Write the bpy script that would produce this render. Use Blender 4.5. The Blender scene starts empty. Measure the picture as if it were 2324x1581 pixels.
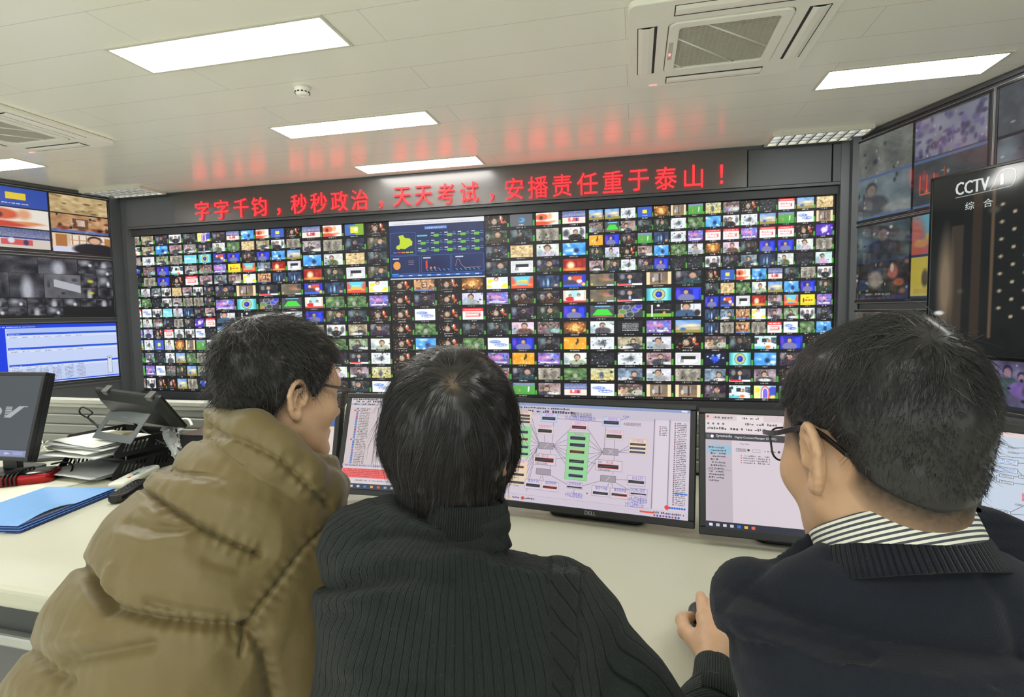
import bpy, math, random
import numpy as np
from mathutils import Matrix, Vector

# ------------------------------------------------------------------ camera, world, lights, exposure
SC = bpy.context.scene
COL = SC.collection
FPX = 1222.7; CX, CY = 1162.0, 790.5            # focal length and centre in the 2324 x 1581 frame
YAW, PITCH, ROLL = -0.22585, -0.06775, -0.0180
EYE = np.array([0.0, 0.0, 1.35])
CEIL = 2.75
DESK = 0.75

def _cam_rows():
    cy_, sy = math.cos(YAW), math.sin(YAW); cp, sp = math.cos(PITCH), math.sin(PITCH)
    cr, sr = math.cos(ROLL), math.sin(ROLL)
    F = np.array([sy*cp, cy_*cp, sp]); r = np.array([cy_, -sy, 0.0]); u = np.cross(r, F)
    return np.array([cr*r + sr*u, -sr*r + cr*u, F])
CM = _cam_rows()
cam_data = bpy.data.cameras.new('camera'); cam = bpy.data.objects.new('camera', cam_data); COL.objects.link(cam)
cam_data.sensor_width = 36.0; cam_data.lens = FPX/2324.0*36.0; cam_data.clip_start = 0.02
_m = Matrix.Identity(4)
for _i in range(3):
    _m[_i][0] = CM[0][_i]; _m[_i][1] = CM[1][_i]; _m[_i][2] = -CM[2][_i]; _m[_i][3] = EYE[_i]
cam.matrix_world = _m
SC.camera = cam
world = bpy.data.worlds.new('world'); SC.world = world; world.use_nodes = True
world.node_tree.nodes['Background'].inputs[0].default_value = (0.93, 1.0, 0.95, 1)
world.node_tree.nodes['Background'].inputs[1].default_value = 2.4   # fill light, let in by the windows added behind the viewer
SC.view_settings.view_transform = 'Standard'; SC.view_settings.look = 'None'
SC.view_settings.gamma = 1.0; SC.view_settings.use_curve_mapping = False
SC.view_settings.exposure = 0.0
LAMP = 21.0                                       # strength of the ceiling panels' diffusers
try:
    SC.cycles.max_bounces = 8; SC.cycles.diffuse_bounces = 4; SC.cycles.glossy_bounces = 4
    SC.cycles.transmission_bounces = 6; SC.cycles.transparent_max_bounces = 8
    SC.cycles.caustics_reflective = False; SC.cycles.caustics_refractive = False
    SC.cycles.use_denoising = True; SC.cycles.sample_clamp_indirect = 4.0
except Exception:
    pass
rng = np.random.default_rng(7)
random.seed(7)

# ------------------------------------------------------------------ sight lines -> places
def ray(x, y): return CM.T @ np.array([(x-CX)/FPX, -(y-CY)/FPX, 1.0])
def P(x, y, d): return EYE + ray(x, y)*d
def onz(x, y, z): r = ray(x, y); return EYE + r*(z-EYE[2])/r[2]
def ony(x, y, Y): r = ray(x, y); return EYE + r*Y/r[1]
def onplane(x, y, p, n): r = ray(x, y); return EYE + r*((np.asarray(p)-EYE) @ n)/(r @ n)
def proj(p):
    c = (np.asarray(p, float)-EYE) @ CM.T
    return np.stack([CX+FPX*c[..., 0]/c[..., 2], CY-FPX*c[..., 1]/c[..., 2], c[..., 2]], -1)

# ------------------------------------------------------------------ colours, materials
def lin(c):
    c = np.asarray(c, float)/255.0
    return np.where(c <= 0.04045, c/12.92, ((c+0.055)/1.055)**2.4)

def mat(name, rgb, rough=0.5, metal=0.0, var=0.06, vscale=20.0, bump=0.0, bscale=200.0, spec=0.5, **kw):
    m = bpy.data.materials.new(name); m.use_nodes = True
    nt = m.node_tree; N = nt.nodes; L = nt.links; b = N['Principled BSDF']
    c = lin(rgb)
    b.inputs['Roughness'].default_value = rough; b.inputs['Metallic'].default_value = metal
    b.inputs['Specular IOR Level'].default_value = spec
    for k, v in kw.items(): b.inputs[k.replace('_', ' ')].default_value = v
    tc = N.new('ShaderNodeTexCoord'); nz = N.new('ShaderNodeTexNoise'); nz.inputs['Scale'].default_value = vscale
    nz.inputs['Detail'].default_value = 3.0
    L.new(tc.outputs['Object'], nz.inputs['Vector'])
    mx = N.new('ShaderNodeMix'); mx.data_type = 'RGBA'
    mx.inputs[6].default_value = (*(c*(1-var)), 1); mx.inputs[7].default_value = (*np.minimum(c*(1+var), 1), 1)
    L.new(nz.outputs['Fac'], mx.inputs[0]); L.new(mx.outputs[2], b.inputs['Base Color'])
    if bump:
        n2 = N.new('ShaderNodeTexNoise'); n2.inputs['Scale'].default_value = bscale; n2.inputs['Detail'].default_value = 4
        L.new(tc.outputs['Object'], n2.inputs['Vector'])
        bp = N.new('ShaderNodeBump'); bp.inputs['Strength'].default_value = bump; bp.inputs['Distance'].default_value = 0.002
        L.new(n2.outputs['Fac'], bp.inputs['Height']); L.new(bp.outputs['Normal'], b.inputs['Normal'])
    return m

def emit(name, rgb_lin, strength):
    m = bpy.data.materials.new(name); m.use_nodes = True
    nt = m.node_tree; b = nt.nodes['Principled BSDF']
    b.inputs['Base Color'].default_value = (0.8, 0.8, 0.8, 1)
    b.inputs['Emission Color'].default_value = (*rgb_lin, 1); b.inputs['Emission Strength'].default_value = strength
    return m

def attr_mat(name, attr, rough=0.5, emission=0.0, spec=0.5, base_from=True, **kw):
    """material whose colour is the mesh's colour attribute"""
    m = bpy.data.materials.new(name); m.use_nodes = True
    nt = m.node_tree; N = nt.nodes; L = nt.links; b = N['Principled BSDF']
    a = N.new('ShaderNodeAttribute'); a.attribute_name = attr
    b.inputs['Roughness'].default_value = rough; b.inputs['Specular IOR Level'].default_value = spec
    for k, v in kw.items(): b.inputs[k.replace('_', ' ')].default_value = v
    if emission:
        b.inputs['Base Color'].default_value = (0.01, 0.01, 0.012, 1)
        L.new(a.outputs['Color'], b.inputs['Emission Color']); b.inputs['Emission Strength'].default_value = emission
        m.cycles.emission_sampling = 'NONE'
    else:
        L.new(a.outputs['Color'], b.inputs['Base Color'])
    return m

# ------------------------------------------------------------------ objects and tags
def tag(o, label=None, cat=None, group=None, kind=None):
    if label: o['label'] = label
    if cat: o['category'] = cat
    if group: o['group'] = group
    if kind: o['kind'] = kind
    return o
def empty(name, loc=(0, 0, 0), rz=0.0, label=None, cat=None, group=None):
    o = bpy.data.objects.new(name, None); COL.objects.link(o); o.empty_display_size = 0.05
    o.location = loc; o.rotation_euler = (0, 0, rz)
    return tag(o, label, cat, group)

def link_mesh(name, V, F, mats, parent=None, smooth=False, mi=None, world_verts=True, sm_arr=None):
    """V in world coordinates; a child is linked so that it stays where V says"""
    me = bpy.data.meshes.new(name)
    V = np.asarray(V, float).reshape(-1, 3)
    o = bpy.data.objects.new(name, me); COL.objects.link(o)
    if parent is not None:
        o.parent = parent
        if world_verts:
            pm = parent_world(parent).inverted()
            R = np.array(pm.to_3x3()); t = np.array(pm.translation)
            V = V @ R.T + t
    if isinstance(F, np.ndarray) and F.ndim == 2:
        n, k = F.shape
        me.vertices.add(len(V)); me.vertices.foreach_set('co', V.astype(np.float32).ravel())
        me.loops.add(n*k); me.loops.foreach_set('vertex_index', F.astype(np.int32).ravel())
        me.polygons.add(n); me.polygons.foreach_set('loop_start', np.arange(0, n*k, k, dtype=np.int32))
        me.update(calc_edges=True)
    else:
        me.from_pydata([tuple(v) for v in V], [], [tuple(int(i) for i in f) for f in F])
    for m in (mats if isinstance(mats, (list, tuple)) else [mats]): me.materials.append(m)
    if mi is not None: me.polygons.foreach_set('material_index', np.asarray(mi, np.int32))
    if sm_arr is not None: me.polygons.foreach_set('use_smooth', np.asarray(sm_arr, bool))
    elif smooth: me.polygons.foreach_set('use_smooth', np.ones(len(me.polygons), bool))
    me.update()
    return o
def parent_world(o):
    m = Matrix.LocRotScale(o.location, o.rotation_euler, o.scale)
    return parent_world(o.parent) @ m if o.parent else m

def set_point_color(o, C, name='Col'):
    a = o.data.color_attributes.new(name, 'FLOAT_COLOR', 'POINT')
    C4 = np.ones((len(C), 4), np.float32); C4[:, :3] = C
    a.data.foreach_set('color', C4.ravel())
def set_point_float(o, vals, name):
    a = o.data.attributes.new(name, 'FLOAT', 'POINT'); a.data.foreach_set('value', np.asarray(vals, np.float32))

def bevel(o, w=0.003, seg=2, ang=40):
    b = o.modifiers.new('edge', 'BEVEL'); b.width = w; b.segments = seg; b.limit_method = 'ANGLE'; b.angle_limit = math.radians(ang)
    return o
def copy_tree(o, parent=None):
    c = o.copy(); COL.objects.link(c); c.parent = parent
    for ch in [k for k in COL.objects if k.parent == o]: copy_tree(ch, c)
    return c

def frame(o, x, y=None, z=(0, 0, 1)):
    """4x4: local x -> x direction, z -> z"""
    x = np.asarray(x, float); x = x/np.linalg.norm(x)
    z = np.asarray(z, float); z = z-(z@x)*x; z = z/np.linalg.norm(z)
    yv = np.cross(z, x)
    M = np.eye(4); M[:3, 0] = x; M[:3, 1] = yv; M[:3, 2] = z; M[:3, 3] = o
    return M
def rotz(a, o=(0, 0, 0)):
    c, s = math.cos(a), math.sin(a); M = np.eye(4); M[0, :2] = c, -s; M[1, :2] = s, c; M[:3, 3] = o
    return M
def rotx(a):
    c, s = math.cos(a), math.sin(a); M = np.eye(4); M[1, 1:3] = c, -s; M[2, 1:3] = s, c
    return M
def trans(x, y, z):
    M = np.eye(4); M[:3, 3] = x, y, z
    return M
def xf(M, p):
    p = np.asarray(p, float)
    return p @ M[:3, :3].T + M[:3, 3]

class MB:
    """collects shapes into one mesh"""
    def __init__(s, M=None): s.V = []; s.F = []; s.mi = []; s.sm = []; s.M = np.eye(4) if M is None else M; s.n = 0
    def add(s, V, F, m=0, smooth=False, M=None):
        V = np.asarray(V, float).reshape(-1, 3)
        V = xf(s.M if M is None else s.M @ M, V)
        s.V.append(V)
        for f in F: s.F.append(tuple(int(i)+s.n for i in f)); s.mi.append(m); s.sm.append(smooth)
        s.n += len(V); return s
    def hexa(s, p, m=0, M=None):
        return s.add(p, [(0, 3, 2, 1), (4, 5, 6, 7), (0, 1, 5, 4), (1, 2, 6, 5), (2, 3, 7, 6), (3, 0, 4, 7)], m, False, M)
    def box(s, a, b, m=0, M=None):
        (x0, y0, z0), (x1, y1, z1) = a, b
        return s.hexa([(x0, y0, z0), (x1, y0, z0), (x1, y1, z0), (x0, y1, z0), (x0, y0, z1), (x1, y0, z1), (x1, y1, z1), (x0, y1, z1)], m, M)
    def prism(s, poly, z0, z1, m=0, M=None, smooth_side=False):
        n = len(poly); V = [(x, y, z0) for x, y in poly]+[(x, y, z1) for x, y in poly]
        F = [tuple(range(n-1, -1, -1)), tuple(range(n, 2*n))]+[(i, (i+1) % n, n+(i+1) % n, n+i) for i in range(n)]
        return s.add(V, F, m, smooth_side, M)
    def ringplate(s, outer, inner, z0, z1, m=0, M=None):
        """plate with a hole: outer and inner have the same count"""
        n = len(outer); V = []
        for z in (z0, z1): V += [(x, y, z) for x, y in outer]+[(x, y, z) for x, y in inner]
        F = []
        for i in range(n):
            j = (i+1) % n
            F += [(i, n+i, n+j, j), (2*n+i, 2*n+j, 3*n+j, 3*n+i), (i, j, 2*n+j, 2*n+i), (n+i, 3*n+i, 3*n+j, n+j)]
        return s.add(V, F, m, False, M)
    def tube(s, path, r, k=8, m=0, M=None, caps=True, closed=False):
        path = np.asarray(path, float); n = len(path)
        rr = np.full(n, r, float) if np.isscalar(r) else np.asarray(r, float)
        T = np.gradient(path, axis=0)
        if closed: T = np.roll(path, -1, 0)-np.roll(path, 1, 0)
        T /= np.linalg.norm(T, axis=1)[:, None]+1e-12
        ref = np.array([0, 0, 1.0]) if abs(T[0][2]) < 0.9 else np.array([1.0, 0, 0])
        u = np.cross(T[0], ref); u /= np.linalg.norm(u); V = []
        for i in range(n):
            u = u-(u@T[i])*T[i]; u /= np.linalg.norm(u); v = np.cross(T[i], u)
            a = np.arange(k)*2*math.pi/k
            V.append(path[i]+rr[i]*(np.cos(a)[:, None]*u+np.sin(a)[:, None]*v))
        V = np.concatenate(V); F = []
        for i in range(n if closed else n-1):
            i2 = (i+1) % n
            for j in range(k): F.append((i*k+j, i*k+(j+1) % k, i2*k+(j+1) % k, i2*k+j))
        if caps and not closed: F += [tuple(range(k-1, -1, -1)), tuple(range((n-1)*k, n*k))]
        return s.add(V, F, m, True, M)
    def lathe(s, prof, k=24, m=0, M=None):
        """prof: (radius, z) from bottom to top"""
        V = []; F = []; n = len(prof)
        for r, z in prof:
            for j in range(k): a = 2*math.pi*j/k; V.append((r*math.cos(a), r*math.sin(a), z))
        for i in range(n-1):
            for j in range(k): F.append((i*k+j, i*k+(j+1) % k, (i+1)*k+(j+1) % k, (i+1)*k+j))
        F += [tuple(range(k-1, -1, -1)), tuple(range((n-1)*k, n*k))]
        return s.add(V, F, m, True, M)
    def sphere(s, c, r, k=16, m=0, M=None):
        r = np.broadcast_to(np.asarray(r, float), 3); V = []; F = []; h = k//2
        for i in range(h+1):
            t = math.pi*i/h
            for j in range(k): a = 2*math.pi*j/k; V.append((c[0]+r[0]*math.sin(t)*math.cos(a), c[1]+r[1]*math.sin(t)*math.sin(a), c[2]+r[2]*math.cos(t)))
        for i in range(h):
            for j in range(k): F.append((i*k+j, (i+1)*k+j, (i+1)*k+(j+1) % k, i*k+(j+1) % k))
        return s.add(V, F, m, True, M)
    def loft(s, secs, m=0, M=None, smooth=True, closed=True, caps=True):
        secs = np.asarray(secs, float); n, k, _ = secs.shape; V = secs.reshape(-1, 3); F = []
        for i in range(n-1):
            for j in range(k if closed else k-1): F.append((i*k+j, i*k+(j+1) % k, (i+1)*k+(j+1) % k, (i+1)*k+j))
        if caps: F += [tuple(range(k-1, -1, -1)), tuple(range((n-1)*k, n*k))]
        return s.add(V, F, m, smooth, M)
    def build(s, name, mats, parent=None):
        return link_mesh(name, np.concatenate(s.V), s.F, mats, parent, mi=s.mi, sm_arr=s.sm)

def rrect(x0, y0, x1, y1, r, k=5):
    pts = []
    for cx_, cy_, a0 in ((x1-r, y1-r, 0), (x0+r, y1-r, 90), (x0+r, y0+r, 180), (x1-r, y0+r, 270)):
        for i in range(k+1):
            a = math.radians(a0+90*i/k); pts.append((cx_+r*math.cos(a), cy_+r*math.sin(a)))
    return pts
def spline(pts, n=8):
    """Catmull-Rom through the points"""
    p = np.asarray(pts, float); p = np.vstack([2*p[0]-p[1], p, 2*p[-1]-p[-2]]); out = []
    for i in range(1, len(p)-2):
        for t in np.linspace(0, 1, n, endpoint=False):
            out.append(0.5*((2*p[i])+(-p[i-1]+p[i+1])*t+(2*p[i-1]-5*p[i]+4*p[i+1]-p[i+2])*t*t+(-p[i-1]+3*p[i]-3*p[i+1]+p[i+2])*t**3))
    out.append(p[-2]); return np.array(out)

# ------------------------------------------------------------------ lettering as geometry
_tc = {}
def text_geo(s, extrude=0.0, res=2, offset=0.0):
    """letters as (V, F): height about 1, origin at lower left of the ink, flat in xy"""
    key = (s, extrude, res, offset)
    if key in _tc: return _tc[key]
    cu = bpy.data.curves.new('lettering', 'FONT'); cu.body = s; cu.size = 1.0; cu.resolution_u = res; cu.extrude = extrude; cu.offset = offset
    ob = bpy.data.objects.new('lettering', cu); COL.objects.link(ob)
    dg = bpy.context.evaluated_depsgraph_get()
    me = bpy.data.meshes.new_from_object(ob.evaluated_get(dg))
    V = np.zeros(len(me.vertices)*3, np.float32); me.vertices.foreach_get('co', V); V = V.reshape(-1, 3).astype(float)
    F = [tuple(p.vertices) for p in me.polygons]
    bpy.data.objects.remove(ob); bpy.data.curves.remove(cu); bpy.data.meshes.remove(me)
    _tc[key] = (V, F); return V, F
def text_fit(s, w=None, h=None, extrude=0.0, res=2):
    V, F = text_geo(s, extrude, res); V = V.copy()
    if not len(V): return V, F
    lo, hi = V.min(0), V.max(0); V -= lo
    sx = w/(hi[0]-lo[0]) if w else None; sy = h/(hi[1]-lo[1]) if h else None
    if sx is None: sx = sy
    if sy is None: sy = sx
    V[:, 0] *= sx; V[:, 1] *= sy
    return V, F

# ------------------------------------------------------------------ lit screens: a fine mesh of picture colours plus drawn shapes
SCREEN = attr_mat('lit_screen', 'Col', 0.35, 1.0, 0.25)
SCREEN_GLOSS = attr_mat('lit_glossy_screen', 'Col', 0.06, 1.0, 0.5)
class Screen:
    """local frame: x right 0..W, y up 0..H, z toward the viewer"""
    def __init__(s, M, W, H): s.M, s.W, s.H = M, W, H; s.V = []; s.F = []; s.C = []; s.n = 0; s.k = 1; s.n4 = None
    def raster(s, img):
        """img (h,w,3) sRGB 0..255, row 0 on top"""
        h, w, _ = img.shape
        X, Y = np.meshgrid(np.linspace(0, s.W, w), np.linspace(s.H, 0, h))
        V = np.stack([X, Y, np.zeros_like(X)], -1).reshape(-1, 3)
        i = np.arange(h*w).reshape(h, w)
        F = np.stack([i[1:, :-1], i[1:, 1:], i[:-1, 1:], i[:-1, :-1]], -1).reshape(-1, 4)
        s.V.append(V); s.C.append(lin(np.clip(img, 0, 255)).reshape(-1, 3)); s.n4 = F+s.n; s.n += len(V); return s
    def put(s, V2, F, rgb, lift=None):
        V2 = np.asarray(V2, float); z = 0.0003+0.000006*s.k if lift is None else lift; s.k += 1 if lift is None else 0
        V = np.concatenate([V2[:, :2], np.full((len(V2), 1), z)], 1)
        for f in F: s.F.append(tuple(int(a)+s.n for a in f))
        s.V.append(V); s.C.append(np.tile(lin(rgb), (len(V), 1))); s.n += len(V); return s
    def rect(s, x0, y0, x1, y1, rgb): return s.put([(x0, y0), (x1, y0), (x1, y1), (x0, y1)], [(0, 1, 2, 3)], rgb)
    def quad(s, p, rgb): return s.put(p, [tuple(range(len(p)))], rgb)
    def line(s, a, b, w, rgb):
        a = np.asarray(a, float); b = np.asarray(b, float); d = b-a; L = np.linalg.norm(d)+1e-9; n = np.array([-d[1], d[0]])/L*w/2
        return s.put([a-n, b-n, b+n, a+n], [(0, 1, 2, 3)], rgb)
    def outline(s, x0, y0, x1, y1, w, rgb):
        for a, b in (((x0, y0), (x1, y0)), ((x1, y0), (x1, y1)), ((x1, y1), (x0, y1)), ((x0, y1), (x0, y0))): s.line(a, b, w, rgb)
        return s
    def disc(s, c, r, rgb, k=24, ry=None):
        a = np.arange(k)*2*math.pi/k
        return s.put(np.stack([c[0]+r*np.cos(a), c[1]+(ry or r)*np.sin(a)], -1), [tuple(range(k))], rgb)
    def text(s, t, x, y, rgb, h=None, w=None):
        V, F = text_fit(t, w, h)
        if len(V): s.put(V[:, :2]+np.array([x, y]), F, rgb)
        return s
    def scribble(s, x, y, w, h, rgb, seed=0):
        """a line of small unreadable print"""
        r = random.Random(seed); cx_ = x
        while cx_ < x+w:
            d = h*r.uniform(0.25, 0.8)
            if r.random() < 0.85: s.rect(cx_, y+h*r.uniform(0, .2), min(cx_+d, x+w), y+h*r.uniform(.55, 1), rgb)
            cx_ += d+h*0.25
        return s
    def build(s, name, parent, material=None):
        V = xf(s.M, np.concatenate(s.V)); F = ([tuple(f) for f in s.n4] if s.n4 is not None else [])+s.F
        if not s.F and s.n4 is not None: F = s.n4
        o = link_mesh(name, V, F, material or SCREEN, parent); set_point_color(o, np.concatenate(s.C)); return o
# ------------------------------------------------------------------ the pictures on the monitor wall, painted from code
def smooth_noise(h, w, n, r, seed_rng=None):
    g = (seed_rng or rng).random((n+1, r+1)); y = np.linspace(0, n-1e-6, h); x = np.linspace(0, r-1e-6, w)
    yi = y.astype(int); xi = x.astype(int); fy = (y-yi)[:, None]; fx = (x-xi)[None]
    a = g[yi][:, xi]; b = g[yi][:, xi+1]; c = g[yi+1][:, xi]; d = g[yi+1][:, xi+1]
    return (a*(1-fx)+b*fx)*(1-fy)+(c*(1-fx)+d*fx)*fy
class Tile:
    def __init__(s, h, w, seed):
        s.h, s.w = h, w; s.r = np.random.default_rng(seed); s.a = np.zeros((h, w, 3))
        s.U, s.Vv = np.meshgrid((np.arange(w)+.5)/w, (np.arange(h)+.5)/h)
    def fill(s, c): s.a[:] = c; return s
    def grad(s, c0, c1): t = s.Vv[..., None]; s.a = np.asarray(c0)*(1-t)+np.asarray(c1)*t; return s
    def noise(s, amp, n=4, m=6, col=(1, 1, 1)):
        s.a = s.a+(smooth_noise(s.h, s.w, n, m, s.r)[..., None]-.5)*2*amp*np.asarray(col); return s
    def grain(s, amp): s.a = s.a+s.r.normal(0, amp, (s.h, s.w, 1)); return s
    def blob(s, x, y, rx, ry, c, soft=.25, al=1.0):
        d = np.sqrt(((s.U-x)/rx)**2+((s.Vv-y)/ry)**2); k = np.clip((1+soft-d)/(2*soft), 0, 1)[..., None]*al
        s.a = s.a*(1-k)+np.asarray(c)*k; return s
    def rect(s, x0, y0, x1, y1, c, al=1.0):
        k = ((s.U >= x0) & (s.U <= x1) & (s.Vv >= y0) & (s.Vv <= y1))[..., None]*al
        s.a = s.a*(1-k)+np.asarray(c)*k; return s
    def person(s, x, y, sc, cloth, skin=(190, 150, 125), hair=(28, 24, 24)):
        s.blob(x, y+.95*sc, .62*sc, .55*sc, cloth, .12); s.blob(x, y+.08*sc, .21*sc, .36*sc, hair, .15); s.blob(x, y+.16*sc, .17*sc, .29*sc, skin, .2); return s
    def specks(s, n, c, rx=.03, ry=.05):
        for _ in range(n): s.blob(s.r.random(), s.r.random(), rx*s.r.uniform(.5, 1.6), ry*s.r.uniform(.5, 1.6), np.asarray(c)*s.r.uniform(.7, 1.2), .5)
        return s
    def print_(s, x0, x1, y, c, hh=.06):
        k = 0
        x = x0
        while x < x1:
            d = s.r.uniform(.02, .06); s.rect(x, y, min(x+d, x1), y+hh, c); x += d+.015
        return s

def paint(code, h, w, seed):
    t = Tile(h, w, seed); r = t.r; U = lambda a, b: r.uniform(a, b)
    if code == 'A': t.fill((45, 45, 52)).noise(25).blob(.2, .3, .1, .2, (120, 120, 125)).person(.5, .22, .6, (30, 32, 42)).blob(.5, .72, .05, .2, (150, 190, 225)).rect(0, .84, 1, 1, (235, 230, 230)).rect(.02, .86, .6, .96, (214, 40, 44))
    elif code == 'B': t.fill((52, 84, 178)).rect(.36, .28, .66, .62, (244, 214, 60)).print_(.3, .7, .8, (220, 225, 240))
    elif code == 'b': t.fill((60, 96, 176)).rect(.55, 0, 1, 1, (120, 160, 52)).blob(.52, .2, .3, .12, (110, 150, 90)).rect(.3, .25, .7, .8, (228, 212, 44)).blob(.58, .48, .1, .14, (235, 245, 235))
    elif code == 'C': t.grad((88, 100, 150), (222, 212, 205)).grain(22).rect(0, .5, 1, 1, (226, 214, 202)).rect(.25, .55, .72, .85, (222, 92, 92)).rect(0, .43, 1, .5, (50, 70, 150)).blob(.4, .62, .05, .15, (235, 235, 245)).blob(.62, .7, .04, .14, (60, 60, 110))
    elif code == 'D': t.fill((26, 18, 16)).noise(16).blob(.42, .5, .13, .24, (172, 150, 128)).specks(9, (150, 96, 70)).blob(.74, .3, .08, .2, (206, 92, 58)).blob(.84, .6, .09, .1, (190, 84, 44)).blob(.72, .2, .03, .12, (235, 220, 200)).print_(.25, .7, .88, (170, 160, 150)).specks(6, (210, 196, 180), .015, .03)
    elif code == 'd': t.fill((42+U(-8, 16), 46+U(-6, 14), 52+U(-6, 16))).noise(34, 5, 7).person(U(.4, .65), .25, U(.5, .7), (28, 28, 32), (120, 98, 84)).blob(U(.1, .3), U(.2, .5), .12, .3, (104, 124, 130), .6)
    elif code == 'E': t.fill((30, 32, 36)).noise(12).blob(.5, .7, .3, .2, (44, 46, 52), .6).specks(2, (90, 90, 95))
    elif code == 'e': t.fill((86, 90, 96)).blob(.52, .5, .14, .2, (60, 160, 230)).blob(.46, .46, .09, .1, (86, 90, 96)).print_(.38, .6, .86, (220, 220, 220))
    elif code == 'F': t.grad((88, 160, 74), (66, 150, 60)).rect(0, 0, 1, .2, (120, 130, 170)).grain(8).blob(.3, .65, .03, .14, (220, 120, 60)).blob(.72, .5, .035, .2, (240, 240, 240)).blob(.7, .72, .03, .06, (250, 250, 250))
    elif code == 'f': t.fill((26, 28, 30)).noise(18).rect(0, .72, 1, 1, (110, 180, 56)).rect(.2, .05, .25, 1, (240, 240, 240)).print_(.35, .95, .42, (220, 220, 210), .05).blob(.72, .72, .06, .16, (206, 150, 50)).blob(.48, .1, .06, .09, (255, 255, 250))
    elif code == 'G': t.fill((74, 104, 62)).noise(46, 6, 9, (.9, 1.1, .7)).grain(18).blob(U(.3, .7), .65, .1, .2, (160, 160, 150)).blob(.2, .3, .15, .15, (130, 170, 110), .6)
    elif code == 'g': t.fill((132+U(-25, 30), 134+U(-25, 25), 136+U(-20, 30))).noise(50, 4, 5).person(U(.3, .7), U(.2, .4), U(.45, .7), (56, 58, 66)).grain(8).blob(U(0, 1), .85, .3, .12, (210, 210, 205))
    elif code == 'H': t.fill((196, 150, 104)).noise(28).rect(.36, .2, .64, .75, (120, 78, 56)).rect(.42, .26, .58, .6, (214, 190, 170)).specks(8, (96, 52, 36), .05, .1).rect(0, .86, 1, 1, (98, 120, 176)).blob(.2, .75, .12, .1, (140, 70, 48)).blob(.8, .75, .12, .1, (140, 70, 48))
    elif code == 'h': t.fill((70, 40, 22)).blob(.5, .45, .42, .42, (188, 118, 52), .4).blob(.5, .5, .13, .28, (236, 192, 110)).specks(14, (236, 170, 80), .04, .07).grain(14)
    elif code == 'I': t.fill((150, 144, 128)).noise(40, 3, 7).grain(14).blob(.3, .55, .12, .4, (96, 92, 84), .5).blob(.7, .55, .14, .4, (104, 100, 90), .5)
    elif code == 'K':
        t.fill((96, 206, 212)).blob(.5, .5, .46, .62, (150, 236, 226), .6).blob(0, .5, .12, 1, (52, 150, 166), .8).blob(1, .5, .12, 1, (52, 150, 166), .8)
        t.blob(.5, .5, .26, .45, (70, 84, 70), .06).blob(.5, .5, .23, .40, (232, 222, 130), .06)
        for i in range(16): a = i*math.pi/8; t.blob(.5+.19*math.cos(a), .5+.335*math.sin(a), .018, .035, (60, 70, 60), .4)
        t.blob(.5, .5, .145, .255, (24, 40, 170), .08).blob(.48, .47, .06, .1, (60, 90, 220), .5)
    elif code == 'L': t.grad((96, 196, 224), (150, 220, 236)).noise(26, 4, 4, (1, .6, .4)).blob(.3, .4, .25, .1, (205, 240, 246), .7)
    elif code == 'l': t.grad((92, 146, 214), (228, 190, 120)).noise(24, 4, 6).rect(0, .78, 1, 1, (150, 136, 62)).blob(.6, .42, .3, .1, (250, 226, 176), .7).blob(.25, .25, .2, .12, (150, 176, 214), .7).blob(.3, .72, .12, .12, (60, 96, 170), .4)
    elif code == 'M':
        t.fill((14, 20, 46))
        for i in range(26): a = r.uniform(0, 6.28); k = r.uniform(.05, .4); t.blob(.5+k*math.cos(a), .45+k*.9*math.sin(a), .05, .06, (54, 96, 226) if i % 2 else (196, 214, 250), .5)
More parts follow.
